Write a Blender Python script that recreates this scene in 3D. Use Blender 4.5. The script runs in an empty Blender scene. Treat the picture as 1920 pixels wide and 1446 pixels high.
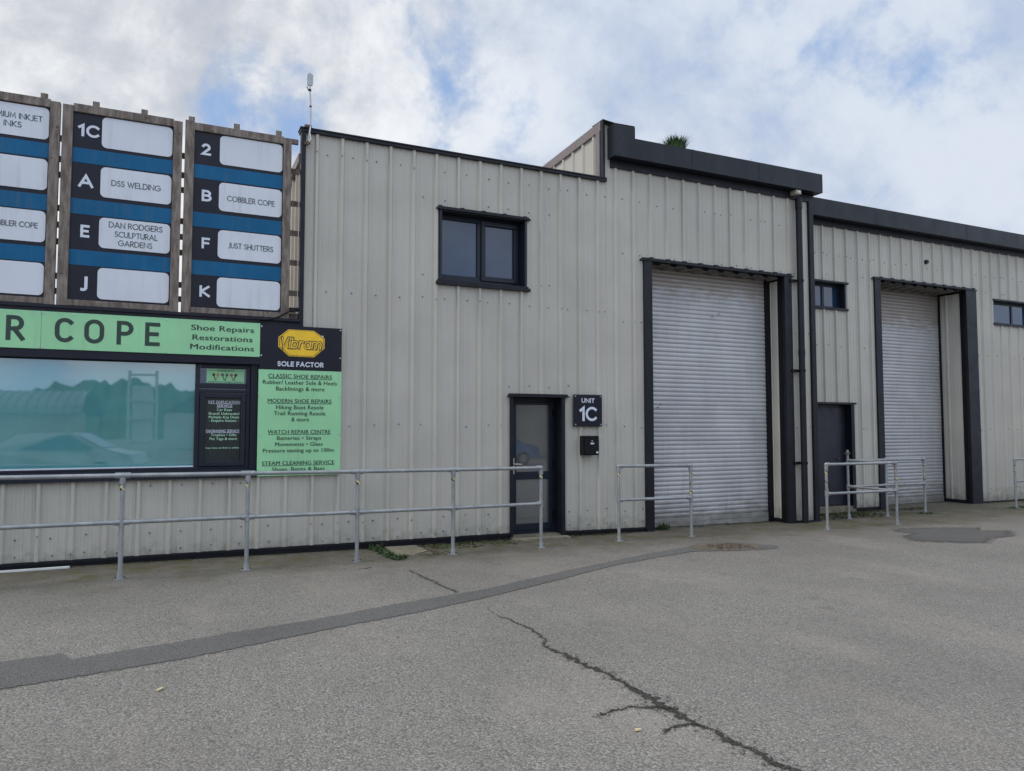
import bpy, math, random
from mathutils import Vector
random.seed(7)
sc = bpy.context.scene
COL = sc.collection
R = math.radians
PI = math.pi

# ------------------------------------------------------------------ materials
def nmat(name):
    m = bpy.data.materials.new(name); m.use_nodes = True
    nt = m.node_tree; b = nt.nodes['Principled BSDF']
    return m, nt, b
def N(nt, t, **k):
    n = nt.nodes.new(t)
    for a, v in k.items():
        if a in n.inputs: n.inputs[a].default_value = v
        else: setattr(n, a, v)
    return n
def L(nt, a, b): nt.links.new(a, b)
def col4(c): return (c[0], c[1], c[2], 1)
def noise(nt, vec, scale, detail=4, rough=.55, mapping=None):
    n = nt.nodes.new('ShaderNodeTexNoise'); n.inputs['Scale'].default_value = scale
    n.inputs['Detail'].default_value = detail; n.inputs['Roughness'].default_value = rough
    if mapping:
        mp = nt.nodes.new('ShaderNodeMapping'); mp.inputs['Scale'].default_value = mapping
        L(nt, vec, mp.inputs['Vector']); vec = mp.outputs[0]
    L(nt, vec, n.inputs['Vector']); return n.outputs['Fac']
def ramp(nt, fac, lo, hi, a=0., b=1.):
    r = nt.nodes.new('ShaderNodeMapRange'); r.interpolation_type = 'SMOOTHSTEP'
    L(nt, fac, r.inputs['Value'])
    for i, v in zip(('From Min', 'From Max', 'To Min', 'To Max'), (lo, hi, a, b)): r.inputs[i].default_value = v
    return r.outputs[0]
def mixc(nt, fac, a, b, mode='MIX'):
    m = nt.nodes.new('ShaderNodeMix'); m.data_type = 'RGBA'; m.blend_type = mode
    for sock, v in ((m.inputs[0], fac), (m.inputs[6], a), (m.inputs[7], b)):
        if isinstance(v, (int, float)): sock.default_value = v
        elif isinstance(v, tuple): sock.default_value = col4(v)
        else: L(nt, v, sock)
    return m.outputs[2]
def mth(nt, op, a, b=0.):
    m = nt.nodes.new('ShaderNodeMath'); m.operation = op
    for s, v in ((m.inputs[0], a), (m.inputs[1], b)):
        if isinstance(v, (int, float)): s.default_value = v
        else: L(nt, v, s)
    return m.outputs[0]
def coords(nt):
    t = nt.nodes.new('ShaderNodeNewGeometry')      # world position: a stain stays on its wall
    return t.outputs['Position']
def bump(nt, b, h, strength=.3, dist=.01):
    n = nt.nodes.new('ShaderNodeBump'); n.inputs['Strength'].default_value = strength
    n.inputs['Distance'].default_value = dist
    L(nt, h, n.inputs['Height']); L(nt, n.outputs[0], b.inputs['Normal'])
def plain(name, c, rough=.5, metal=0., var=.15, scale=6, bmp=0, stretch=None, spec=None):
    m, nt, b = nmat(name)
    p = coords(nt); f = noise(nt, p, scale, 5, .6, stretch)
    d = tuple(x * (1 - var) for x in c); u = tuple(min(1, x * (1 + var)) for x in c)
    L(nt, mixc(nt, ramp(nt, f, .3, .7), d, u), b.inputs['Base Color'])
    L(nt, ramp(nt, noise(nt, p, scale * 2.3, 4), .3, .7, rough * .85, min(1, rough * 1.15)), b.inputs['Roughness'])
    b.inputs['Metallic'].default_value = metal
    if spec is not None: b.inputs['Specular IOR Level'].default_value = spec
    if bmp: bump(nt, b, noise(nt, p, scale * 12, 3), bmp, .004)
    return m
MT = {}
def grime(m, amt):
    nt = m.node_tree; b = nt.nodes['Principled BSDF']; src = b.inputs['Base Color'].links[0].from_socket; p = coords(nt)
    f = ramp(nt, noise(nt, p, 1, 6, .65, (10, 10, .8)), .48, .8, 0, amt); g2 = ramp(nt, noise(nt, p, 22, 5, .7), .66, .76, 0, amt * .8)
    c = mixc(nt, f, src, (.16, .15, .13)); c = mixc(nt, g2, c, (.13, .12, .11)); L(nt, c, b.inputs['Base Color'])
def clad_mat(name, c):
    m, nt, b = nmat(name); p = coords(nt)
    base = mixc(nt, ramp(nt, noise(nt, p, 1.1, 6), .3, .7), tuple(x * .93 for x in c), tuple(x * 1.05 for x in c))
    sxx = nt.nodes.new('ShaderNodeSeparateXYZ'); L(nt, p, sxx.inputs[0])
    wn_ = nt.nodes.new('ShaderNodeTexWhiteNoise'); wn_.noise_dimensions = '1D'
    L(nt, mth(nt, 'FLOOR', mth(nt, 'DIVIDE', mth(nt, 'SUBTRACT', sxx.outputs[0], 1.80), 1.02)), wn_.inputs['W'])
    base = mixc(nt, mth(nt, 'MULTIPLY', wn_.outputs['Value'], .14), base, tuple(x * .6 for x in c))
    lap = mth(nt, 'PINGPONG', mth(nt, 'SUBTRACT', sxx.outputs[0], 1.762), .51)
    base = mixc(nt, ramp(nt, lap, .0, .012, .35, 0), base, tuple(x * .35 for x in c))
    streak = ramp(nt, noise(nt, p, 1, 6, .65, (11, 11, .25)), .46, .85, 0, .4)
    base = mixc(nt, streak, base, tuple(x * y for x, y in zip(c, (.80, .79, .74))))
    spots = ramp(nt, noise(nt, p, 30, 5, .7), .66, .74, 0, .3)
    base = mixc(nt, spots, base, tuple(x * .7 for x in c))
    sx = nt.nodes.new('ShaderNodeSeparateXYZ'); L(nt, p, sx.inputs[0])
    low = mth(nt, 'ADD', sx.outputs[2], mth(nt, 'MULTIPLY', noise(nt, p, 9, 5), .7))
    dirt = ramp(nt, low, .12, .62, .7, 0)
    base = mixc(nt, dirt, base, (.13, .125, .085))
    L(nt, base, b.inputs['Base Color'])
    b.inputs['Roughness'].default_value = .48; b.inputs['Specular IOR Level'].default_value = .35
    bump(nt, b, noise(nt, p, 3.2, 3), .25, .02)
    return m
MT['clad'] = clad_mat('wall_cladding', (.51, .488, .43))
MT['trim'] = plain('dark_trim', (.010, .011, .017), .45, var=.25, scale=2.5, spec=.3)
MT['fascia'] = plain('fascia_steel', (.013, .016, .023), .42, var=.25, scale=1.3, stretch=(3, 3, .5), spec=.3)
MT['verge'] = plain('verge_trim', (.20, .165, .16), .45, var=.1)
MT['frame'] = plain('window_frame', (.012, .016, .028), .35, var=.15, spec=.35)
MT['black'] = plain('black_plastic', (.006, .006, .008), .45, var=.2, spec=.25)
MT['dark'] = plain('inside_dark', (.02, .02, .022), .9, var=.2)
MT['roofm'] = plain('roof_sheet', (.16, .16, .17), .6)
MT['green'] = plain('sign_green', (.325, .68, .365), .5, var=.05, scale=1.5)
MT['navy'] = plain('sign_navy', (.010, .011, .021), .4, var=.12, scale=2, spec=.3)
MT['blue'] = plain('sign_blue', (.001, .105, .24), .45, var=.1, scale=2, spec=.25)
MT['card'] = plain('sign_card', (.66, .69, .75), .4, var=.03, scale=2)
MT['ink'] = plain('letter_black', (.03, .04, .045), .45, var=.1)
MT['inkg'] = plain('letter_dark_green', (.022, .045, .035), .45, var=.1)
MT['white'] = plain('letter_white', (.66, .70, .78), .4, var=.03)
MT['palegreen'] = plain('letter_pale_green', (.45, .75, .5), .4, var=.03)
MT['yellow'] = plain('logo_yellow', (.95, .58, .02), .45, var=.06)
MT['tapey'] = plain('tape_yellow', (.62, .54, .26), .45, var=.25, scale=40)
MT['alu'] = plain('handle_alu', (.6, .61, .63), .3, metal=1, var=.05)
MT['screwhead'] = plain('screw_grey', (.16, .16, .165), .5, var=.6, scale=9)
MT['concrete'] = plain('slab_concrete', (.19, .17, .12), .9, var=.3, scale=9, bmp=.4)
MT['rust'] = plain('rusty_iron', (.105, .078, .055), .9, var=.5, scale=18, bmp=.5)
MT['plank'] = plain('plank_white', (.62, .64, .64), .5, var=.08)
MT['chip'] = plain('pale_wood', (.6, .5, .3), .8, var=.1)
MT['leaf'] = plain('weed_leaf', (.040, .072, .022), .7, var=.5, scale=25)
MT['rleaf'] = plain('grass_blade', (.05, .095, .03), .65, var=.45, scale=30)
MT['dead'] = plain('dry_twig', (.10, .07, .045), .9, var=.3)
MT['soil'] = plain('soil', (.05, .042, .028), .95, var=.5, scale=20, bmp=.6)

for k_, a_ in (('green', .22), ('card', .22), ('blue', .25), ('yellow', .12), ('white', .12)): grime(MT[k_], a_)
def galv():
    m, nt, b = nmat('galvanised_tube'); p = coords(nt)
    v = nt.nodes.new('ShaderNodeTexVoronoi'); v.inputs['Scale'].default_value = 55; L(nt, p, v.inputs['Vector'])
    f = ramp(nt, noise(nt, p, 7, 6), .35, .7)
    base = mixc(nt, f, (.30, .315, .325), (.42, .435, .44))
    base = mixc(nt, mth(nt, 'MULTIPLY', v.outputs['Distance'], .5), base, (.22, .23, .235))
    L(nt, base, b.inputs['Base Color']); b.inputs['Metallic'].default_value = .45
    b.inputs['Roughness'].default_value = .5; return m
MT['galv'] = galv()
def shutter():
    m, nt, b = nmat('shutter_steel'); p = coords(nt)
    base = mixc(nt, ramp(nt, noise(nt, p, 1.3, 5), .3, .7), (.43, .43, .44), (.52, .52, .525))
    base = mixc(nt, ramp(nt, noise(nt, p, 1, 6, .6, (9, 9, .6)), .5, .8, 0, .4), base, (.28, .28, .30))
    sx = nt.nodes.new('ShaderNodeSeparateXYZ'); L(nt, p, sx.inputs[0])
    wv = mth(nt, 'ADD', sx.outputs[2], mth(nt, 'MULTIPLY', noise(nt, p, 4, 6, .6, (1, 1, 3)), 1.1))
    r1 = ramp(nt, wv, 4.35, 4.7, 0, .55); base = mixc(nt, r1, base, (.27, .20, .15))
    r2 = mth(nt, 'MULTIPLY', ramp(nt, noise(nt, p, 1.0, 5, .6, (.9, 1, 5)), .60, .72), .22)
    base = mixc(nt, r2, base, (.33, .25, .19))
    lo = ramp(nt, wv, .35, 1.0, .8, 0); base = mixc(nt, lo, base, (.20, .185, .155))
    L(nt, base, b.inputs['Base Color']); b.inputs['Roughness'].default_value = .42
    b.inputs['Metallic'].default_value = .25; return m
MT['shutter'] = shutter()
def timber():
    m, nt, b = nmat('weathered_timber'); p = coords(nt)
    g = noise(nt, p, 1, 6, .6, (22, 22, 5))
    base = mixc(nt, ramp(nt, g, .3, .72), (.115, .088, .072), (.27, .225, .195))
    v = nt.nodes.new('ShaderNodeTexVoronoi'); v.inputs['Scale'].default_value = 5.5
    L(nt, p, v.inputs['Vector'])
    k = ramp(nt, v.outputs['Distance'], .035, .12, .85, 0); base = mixc(nt, k, base, (.035, .024, .018))
    L(nt, base, b.inputs['Base Color']); b.inputs['Roughness'].default_value = .85
    bump(nt, b, g, .5, .006); return m
MT['timber'] = timber()
def glass(name, c, ior=2.0, rough=.02):
    # dark or filmed backing behind double glazing: diffuse body under a Fresnel mirror layer
    m, nt, b = nmat(name); p = coords(nt)
    base = mixc(nt, ramp(nt, noise(nt, p, .8, 3), .35, .65), tuple(x * .88 for x in c), tuple(x * 1.1 for x in c))
    L(nt, base, b.inputs['Base Color']); b.inputs['Roughness'].default_value = .6; b.inputs['Specular IOR Level'].default_value = 0
    gl = nt.nodes.new('ShaderNodeBsdfGlossy'); gl.inputs['Roughness'].default_value = rough; gl.inputs['Color'].default_value = (.93, .96, 1, 1)
    fr = nt.nodes.new('ShaderNodeFresnel'); fr.inputs['IOR'].default_value = ior
    bm = nt.nodes.new('ShaderNodeBump'); bm.inputs['Strength'].default_value = .04; bm.inputs['Distance'].default_value = .02
    L(nt, noise(nt, p, 1.3, 1), bm.inputs['Height']); L(nt, bm.outputs[0], gl.inputs['Normal'])
    mx = nt.nodes.new('ShaderNodeMixShader'); L(nt, fr.outputs[0], mx.inputs[0]); L(nt, b.outputs[0], mx.inputs[1]); L(nt, gl.outputs[0], mx.inputs[2])
    L(nt, mx.outputs[0], nt.nodes['Material Output'].inputs['Surface']); return m
MT['glass'] = glass('window_glass', (.012, .036, .088), 1.75)
MT['glassdoor'] = glass('door_glass', (.115, .118, .116), 2.4)  # pale body colour stands in for the sunlit wall mirrored in the pane
MT['film'] = glass('window_film', (.085, .29, .305), 2.7)

def asphalt(name, lo, hi, scale, moss=True):
    m, nt, b = nmat(name); p = coords(nt)
    big = noise(nt, p, .45, 7, .62); mid = noise(nt, p, 3.2, 6, .65)
    def cells(sc):
        v = nt.nodes.new('ShaderNodeTexVoronoi'); v.inputs['Scale'].default_value = sc; L(nt, p, v.inputs['Vector'])
        q = nt.nodes.new('ShaderNodeSeparateColor'); L(nt, v.outputs['Color'], q.inputs[0]); return v.outputs['Distance'], q.outputs
    d1, c1 = cells(scale); d2, c2 = cells(scale * 1.9)
    pick = ramp(nt, noise(nt, p, 17, 5, .7), .44, .56)
    def stones(d, c):
        t = mixc(nt, c[0], lo, hi)
        t = mixc(nt, ramp(nt, c[1], .86, 1, 0, .55), t, tuple(min(1, x * 1.3) for x in hi))
        t = mixc(nt, ramp(nt, c[2], .78, 1, 0, .4), t, (hi[0] * 1.0, hi[1] * .86, hi[2] * .78))
        return mixc(nt, ramp(nt, d, .40, .70, 0, .7), t, tuple(x * .5 for x in lo))
    chip = mixc(nt, pick, stones(d1, c1), stones(d2, c2))
    lo3 = tuple(x * .72 for x in lo)
    chip = mixc(nt, ramp(nt, big, .38, .66, 0, .30), chip, lo3)
    chip = mixc(nt, ramp(nt, noise(nt, p, .9, 5, .6, (1, .45, 1)), .5, .72, 0, .30), chip, (hi[0] * .98, hi[1] * .90, hi[2] * .84))
    chip = mixc(nt, ramp(nt, mid, .54, .74, 0, .34), chip, lo3)
    chip = mixc(nt, ramp(nt, noise(nt, p, 1.3, 3, .5), .71, .77, 0, .45), chip, tuple(x * .55 for x in lo))
    chip = mixc(nt, ramp(nt, noise(nt, p, 9, 4, .6), .72, .78, 0, .5), chip, tuple(x * .5 for x in lo))
    class _v: outputs = {'Distance': d1}
    v = _v
    if moss:
        sx = nt.nodes.new('ShaderNodeSeparateXYZ'); L(nt, p, sx.inputs[0])
        # soil and moss washed up against the wall
        w = mth(nt, 'ADD', sx.outputs[1], mth(nt, 'MULTIPLY', noise(nt, p, 1.6, 6, .65), 1.9))
        f0 = ramp(nt, w, 7.6, 10.2, 0, .35); chip = mixc(nt, f0, chip, (.10, .092, .078))
        f1 = mth(nt, 'MULTIPLY', ramp(nt, w, 9.1, 10.6, 0, .85), ramp(nt, noise(nt, p, 2.2, 7, .7), .30, .62, .35, 1)); chip = mixc(nt, f1, chip, (.085, .074, .050))
        n2 = ramp(nt, noise(nt, p, 3.3, 7, .7), .5, .64)
        f2 = mth(nt, 'MULTIPLY', ramp(nt, w, 9.3, 10.4), n2)
        chip = mixc(nt, mth(nt, 'MULTIPLY', f2, .75), chip, (.085, .085, .022))
    L(nt, chip, b.inputs['Base Color']); b.inputs['Roughness'].default_value = .88
    b.inputs['Specular IOR Level'].default_value = .3
    h = mth(nt, 'ADD', mth(nt, 'MULTIPLY', v.outputs['Distance'], -1), mth(nt, 'MULTIPLY', noise(nt, p, 40, 3), .6))
    bump(nt, b, h, .75, .008); return m
MT['asphalt'] = asphalt('asphalt', (.176, .163, .144), (.355, .333, .298), 66)
MT['patch'] = asphalt('asphalt_patch', (.120, .116, .108), (.205, .198, .186), 95, False)
MT['wet'] = asphalt('asphalt_dark', (.105, .102, .096), (.165, .160, .150), 85, False)
def worn(m, scale, lo, hi, amp):
    nt = m.node_tree; b = nt.nodes['Principled BSDF']; p = coords(nt)
    at = nt.nodes.new('ShaderNodeAttribute'); at.attribute_name = 'fade'
    f = mth(nt, 'ADD', at.outputs['Fac'], mth(nt, 'MULTIPLY', mth(nt, 'SUBTRACT', noise(nt, p, scale, 5, .7), .5), amp))
    L(nt, ramp(nt, f, lo, hi), b.inputs['Alpha'])
def set_fade(o, vals):
    a = o.data.attributes.new('fade', 'FLOAT', 'POINT'); a.data.foreach_set('value', vals)
worn(MT['patch'], 28, .10, .75, 1.5); worn(MT['wet'], 9, .15, .85, 1.5)
MT['crackm'] = plain('crack_moss', (.030, .030, .022), .95, var=.6, scale=45, bmp=.5)
worn(MT['crackm'], 95, .42, .52, 1.1)
MT['moss'] = plain('moss', (.075, .085, .018), .95, var=.5, scale=30, bmp=.6)

# ------------------------------------------------------------------ mesh builder
class MB:
    def __init__(s): s.v = []; s.f = []; s.m = []
    def quad(s, pts, mi=0):
        n = len(s.v); s.v += [tuple(p) for p in pts]; s.f.append(tuple(range(n, n + len(pts)))); s.m.append(mi); return s
    def box(s, x0, x1, y0, y1, z0, z1, mi=0):
        n = len(s.v)
        s.v += [(x0, y0, z0), (x1, y0, z0), (x1, y1, z0), (x0, y1, z0), (x0, y0, z1), (x1, y0, z1), (x1, y1, z1), (x0, y1, z1)]
        for f in ((0, 3, 2, 1), (4, 5, 6, 7), (0, 1, 5, 4), (1, 2, 6, 5), (2, 3, 7, 6), (3, 0, 4, 7)):
            s.f.append(tuple(n + i for i in f)); s.m.append(mi)
        return s
    def tube(s, a, b, r, seg=14, mi=0, r2=None, cap=True):
        a = Vector(a); b = Vector(b); d = (b - a).normalized(); r2 = r if r2 is None else r2
        u = d.cross(Vector((0, 0, 1))) if abs(d.z) < .9 else d.cross(Vector((1, 0, 0)))
        u.normalize(); w = d.cross(u); n = len(s.v)
        for c, rr in ((a, r), (b, r2)):
            for i in range(seg):
                t = 2 * PI * i / seg; s.v.append(tuple(c + (u * math.cos(t) + w * math.sin(t)) * rr))
        for i in range(seg):
            j = (i + 1) % seg; s.f.append((n + i, n + j, n + seg + j, n + seg + i)); s.m.append(mi)
        if cap:
            s.f.append(tuple(n + i for i in range(seg))[::-1]); s.m.append(mi)
            s.f.append(tuple(n + seg + i for i in range(seg))); s.m.append(mi)
        return s
    def path(s, pts, r, seg=12, mi=0):
        P = [Vector(p) for p in pts]; n0 = len(s.v); u = None
        for i, p in enumerate(P):
            d = ((P[min(i + 1, len(P) - 1)] - P[max(i - 1, 0)])).normalized()
            if u is None:
                u = d.cross(Vector((0, 0, 1))) if abs(d.z) < .9 else d.cross(Vector((1, 0, 0)))
            u = (u - d * u.dot(d)).normalized(); w = d.cross(u)
            for k in range(seg):
                t = 2 * PI * k / seg; s.v.append(tuple(p + (u * math.cos(t) + w * math.sin(t)) * r))
        for i in range(len(P) - 1):
            for k in range(seg):
                j = (k + 1) % seg; a = n0 + i * seg; s.f.append((a + k, a + j, a + seg + j, a + seg + k)); s.m.append(mi)
        s.f.append(tuple(n0 + k for k in range(seg))[::-1]); s.m.append(mi)
        a = n0 + (len(P) - 1) * seg; s.f.append(tuple(a + k for k in range(seg))); s.m.append(mi)
        return s
    def disc_xz(s, x, z, y0, y1, r, seg=10, mi=0):
        return s.tube((x, y1, z), (x, y0, z), r, seg, mi, r2=r * .8)
    def sphere(s, c, r, seg=10, rings=6, mi=0):
        n = len(s.v)
        for i in range(rings + 1):
            t = PI * i / rings
            for k in range(seg):
                a = 2 * PI * k / seg; s.v.append((c[0] + r * math.sin(t) * math.cos(a), c[1] + r * math.sin(t) * math.sin(a), c[2] + r * math.cos(t)))
        for i in range(rings):
            for k in range(seg):
                j = (k + 1) % seg; s.f.append((n + i * seg + k, n + (i + 1) * seg + k, n + (i + 1) * seg + j, n + i * seg + j)); s.m.append(mi)
        return s
    def plate(s, pts, y0, y1, mi=0):          # polygon in XZ (counter-clockwise seen from the yard), extruded y0 (front) .. y1
        s.quad([(x, y0, z) for x, z in pts], mi)
        s.quad([(x, y1, z) for x, z in pts][::-1], mi)
        for i in range(len(pts)):
            a = pts[i]; b = pts[(i + 1) % len(pts)]
            s.quad([(a[0], y0, a[1]), (a[0], y1, a[1]), (b[0], y1, b[1]), (b[0], y0, b[1])], mi)
        return s
    def build(s, name, mats, parent=None, smooth=False, bevel=0, merge=False):
        if not isinstance(mats, (list, tuple)): mats = [mats]
        off = Vector((0, 0, 0)); q = parent
        while q is not None: off += q.location; q = q.parent
        me = bpy.data.meshes.new(name)
        me.from_pydata([(a - off.x, b - off.y, c - off.z) for a, b, c in s.v], [], s.f)
        for m in mats: me.materials.append(MT[m] if isinstance(m, str) else m)
        me.polygons.foreach_set('material_index', s.m)
        if smooth: me.polygons.foreach_set('use_smooth', [True] * len(s.f))
        me.update()
        o = bpy.data.objects.new(name, me); COL.objects.link(o); o.parent = parent
        if smooth:
            o.data.set_sharp_from_angle(angle=R(40))
        if bevel:
            b = o.modifiers.new('edge', 'BEVEL'); b.width = bevel; b.segments = 2; b.limit_method = 'ANGLE'; b.angle_limit = R(40)
        return o
def tag(o, label=None, cat=None, group=None, kind=None):
    if label: o['label'] = label
    if cat: o['category'] = cat
    if group: o['group'] = group
    if kind: o['kind'] = kind
    return o
def thing(name, label, cat, loc=(0, 0, 0), group=None):
    o = bpy.data.objects.new(name, None); COL.objects.link(o); o.location = loc; o.empty_display_size = .2
    return tag(o, label, cat, group)

# ------------------------------------------------------------------ ground
def lerp(tab, x):
    if x <= tab[0][0]: return tab[0][1]
    for (a, u), (b, v) in zip(tab, tab[1:]):
        if x <= b: return u + (v - u) * (x - a) / (b - a)
    return tab[-1][1]
GT = [(-6, .01), (-1.6, 0), (0, -.015), (3, -.05), (5, -.062), (7.2, -.085), (10, -.12), (14, -.128), (40, -.128)]
def gz(x, y=9): return lerp(GT, x)
WB = [(-6, .08), (-1.6, .075), (4.5, .043), (5.8, .012), (7.2, -.012), (9, -.05), (10.9, -.095)]     # underside of the cladding
def wb(x): return lerp(WB, x)
def wbR(x): return -.045 if x < 13.6 else -.075 - .004 * (x - 13.6)
g = MB()
xs = [-400, -120, -40, -15] + [-6, -4, -3, -1.6, -.8, 0, 1, 2, 3, 4, 5, 6.1, 7.2, 8.6, 10, 12, 14] + [20, 30, 40, 70, 150, 400]
ys = [-400, -100, -30, -10, 0, 4, 8, 10, 12, 30, 100, 400]
for i in range(len(xs) - 1):
    for j in range(len(ys) - 1):
        a, b, c, d = xs[i], xs[i + 1], ys[j], ys[j + 1]
        g.quad([(a, c, gz(a)), (b, c, gz(b)), (b, d, gz(b)), (a, d, gz(a))])
ground = g.build('ground', 'asphalt'); tag(ground, kind='structure')
def sheet(name, pts, mat, h, label=None, parent=None, jag=0, sub=.12):
    # flat sheet following the ground, outline subdivided and slightly ragged
    out = []
    for i in range(len(pts)):
        a = Vector(pts[i]); b = Vector(pts[(i + 1) % len(pts)]); n = max(1, int((b - a).length / sub))
        for k in range(n):
            p = a.lerp(b, k / n); out.append((p.x + random.uniform(-jag, jag), p.y + random.uniform(-jag, jag)))
    from mathutils.geometry import tessellate_polygon
    tri = tessellate_polygon([[Vector((x, y, 0)) for x, y in out]])
    m = MB(); m.v = [(x, y, gz(x) + h) for x, y in out]
    for t in tri:
        a, b, c = (Vector(out[i] + (0,)) for i in t)
        m.f.append(tuple(t) if (b - a).cross(c - a).z > 0 else tuple(t)[::-1]); m.m.append(0)
    o = m.build(name, mat, parent); return o
# trench reinstatement running across the yard
UPE = [(-3.4, 5.9), (-1.4, 6.12), (-.60, 6.21), (-.56, 6.03), (.02, 6.17), (.5, 6.31), (1.24, 6.49), (2.0, 6.76), (2.94, 7.01), (4.0, 7.46), (5.1, 7.89), (5.9, 8.2), (6.69, 8.44), (7.0, 8.62), (7.62, 8.50), (7.95, 8.1)]
LOE = [(-3.4, 4.95), (-2.2, 5.18), (-.86, 5.51), (.19, 5.73), (1.17, 6.08), (2.0, 6.34), (2.78, 6.63), (3.9, 7.12), (4.91, 7.59), (5.8, 7.88), (6.52, 8.08), (7.1, 7.90), (7.72, 7.84), (7.95, 8.0)]
m = MB(); tr_ = random.Random(2); x = -3.4; fv = []; k = 0
while x < 7.95:
    a = lerp(LOE, x) + tr_.gauss(0, .005); b = lerp(UPE, x) + tr_.gauss(0, .005); e = min(.05, (b - a) * .3); z = gz(x) + .005
    m.v += [(x, a - .015, z), (x, a + e, z), (x, b - e, z), (x, b + .015, z)]; fv += [0, 1, 1, 0]
    if k:
        for r_ in range(3): q = (k - 1) * 4 + r_; m.f.append((q, q + 4, q + 5, q + 1)); m.m.append(0)
    x += .03; k += 1
o = m.build('asphalt_patch', 'patch'); set_fade(o, fv)
tag(o, kind='structure')
SP = [(10.2, 7.62), (10.7, 7.2), (11.1, 7.0), (11.6, 7.25), (12.3, 7.3), (12.9, 7.75), (12.4, 7.95), (12.75, 8.2), (12.3, 8.45), (11.7, 8.62), (11.2, 8.72), (10.9, 8.45), (11.0, 8.2), (10.5, 8.05)]
m = MB(); fv = []; n_ = len(SP); cx_, cy_ = 11.55, 7.85
for kk, fd in ((1.10, 0), (.72, 1), (.0, 1)):
    for x, y in SP: m.v.append((cx_ + (x - cx_) * kk, cy_ + (y - cy_) * kk, gz(x) + .006)); fv.append(fd)
for r_ in range(2):
    for i_ in range(n_): j_ = (i_ + 1) % n_; m.f.append((r_ * n_ + i_, r_ * n_ + j_, (r_ + 1) * n_ + j_, (r_ + 1) * n_ + i_)); m.m.append(0)
o = m.build('tarmac_stain', 'wet'); set_fade(o, fv)
tag(o, kind='structure')

# long crack with moss, made of a ragged core and loose flecks
def crack(name, line, w, label=None):
    m = MB(); rng = random.Random(3)
    pts = []
    for i in range(len(line) - 1):
        a = Vector(line[i][:2]); b = Vector(line[i + 1][:2]); n = max(2, int((b - a).length / .022))
        for k in range(n):
            t = k / n; pts.append((a.lerp(b, t), line[i][2] * (1 - t) + line[i + 1][2] * t))
    pr = None; off = 0
    for i, (p, ww) in enumerate(pts):
        q = pts[min(i + 1, len(pts) - 1)][0]; o_ = pts[max(i - 1, 0)][0]; d = (q - o_)
        d = d.normalized() if d.length > 0 else Vector((0, 1)); nn = Vector((-d.y, d.x))
        off = off * .8 + rng.gauss(0, .006)
        ww *= 1.35; l = ww * rng.uniform(.05, 1.1); r = ww * rng.uniform(.05, 1.1)
        A = p + nn * (off + l); B = p + nn * (off - r)
        if pr and ww > .003: m.quad([(pr[0].x, pr[0].y, gz(pr[0].x) + .004), (A.x, A.y, gz(A.x) + .004), (B.x, B.y, gz(B.x) + .004), (pr[1].x, pr[1].y, gz(pr[1].x) + .004)])
        pr = (A, B)
        for _ in range(7):
            if ww < .006: break
            s = nn * rng.gauss(0, ww * 1.35) + d * rng.uniform(-.02, .02); c = p + nn * off + s; rr = rng.uniform(.0025, .0085)
            k = rng.randint(4, 6); a0 = rng.random() * 6
            m.quad([(c.x + rr * math.cos(a0 + 2 * PI * j / k) * rng.uniform(.6, 1.3), c.y + rr * math.sin(a0 + 2 * PI * j / k) * rng.uniform(.6, 1.3), gz(c.x) + .0055 + rng.random() * .001) for j in range(k)],
                   1 if rng.random() < .10 and ww > .02 else 0)
    for i in range(len(m.f)):       # every face looks up
        a, b, c = (Vector(m.v[j]) for j in m.f[i][:3])
        if (b - a).cross(c - a).z < 0: m.f[i] = m.f[i][::-1]
    o = m.build(name, ['crackm', 'moss']); set_fade(o, [.5] * len(m.v)); return tag(o, kind='structure')
crack('asphalt_crack', [(2.60, 8.3, .005), (2.62, 8.0, .008), (2.64, 7.6, .013), (2.67, 7.02, .010), (2.67, 6.96, .004)], 1)
crack('asphalt_crack', [(2.63, 5.04, .01), (2.68, 4.75, .028), (2.70, 4.4, .030), (2.73, 4.12, .022), (2.70, 3.85, .036), (2.70, 3.66, .055), (2.72, 3.45, .036), (2.73, 3.2, .028), (2.75, 2.94, .022), (2.78, 2.7, .034), (2.82, 2.3, .03), (2.86, 1.8, .02), (2.9, 1.2, .01)], 1)
crack('asphalt_crack', [(2.26, 3.68, .008), (2.40, 3.74, .012), (2.54, 3.73, .014), (2.68, 3.66, .02), (2.78, 3.60, .006)], 1)
crack('asphalt_crack', [(2.47, 3.34, .006), (2.55, 3.40, .012), (2.66, 3.40, .014), (2.74, 3.32, .010)], 1)
crack('asphalt_crack', [(2.69, 6.35, .003), (2.70, 6.0, .004), (2.72, 5.72, .006), (2.74, 5.35, .007), (2.70, 5.15, .006), (2.64, 5.03, .010)], 1)
crack('asphalt_crack', [(2.02, 8.55, .003), (2.18, 8.6, .008), (2.27, 8.66, .004)], 1)

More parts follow.
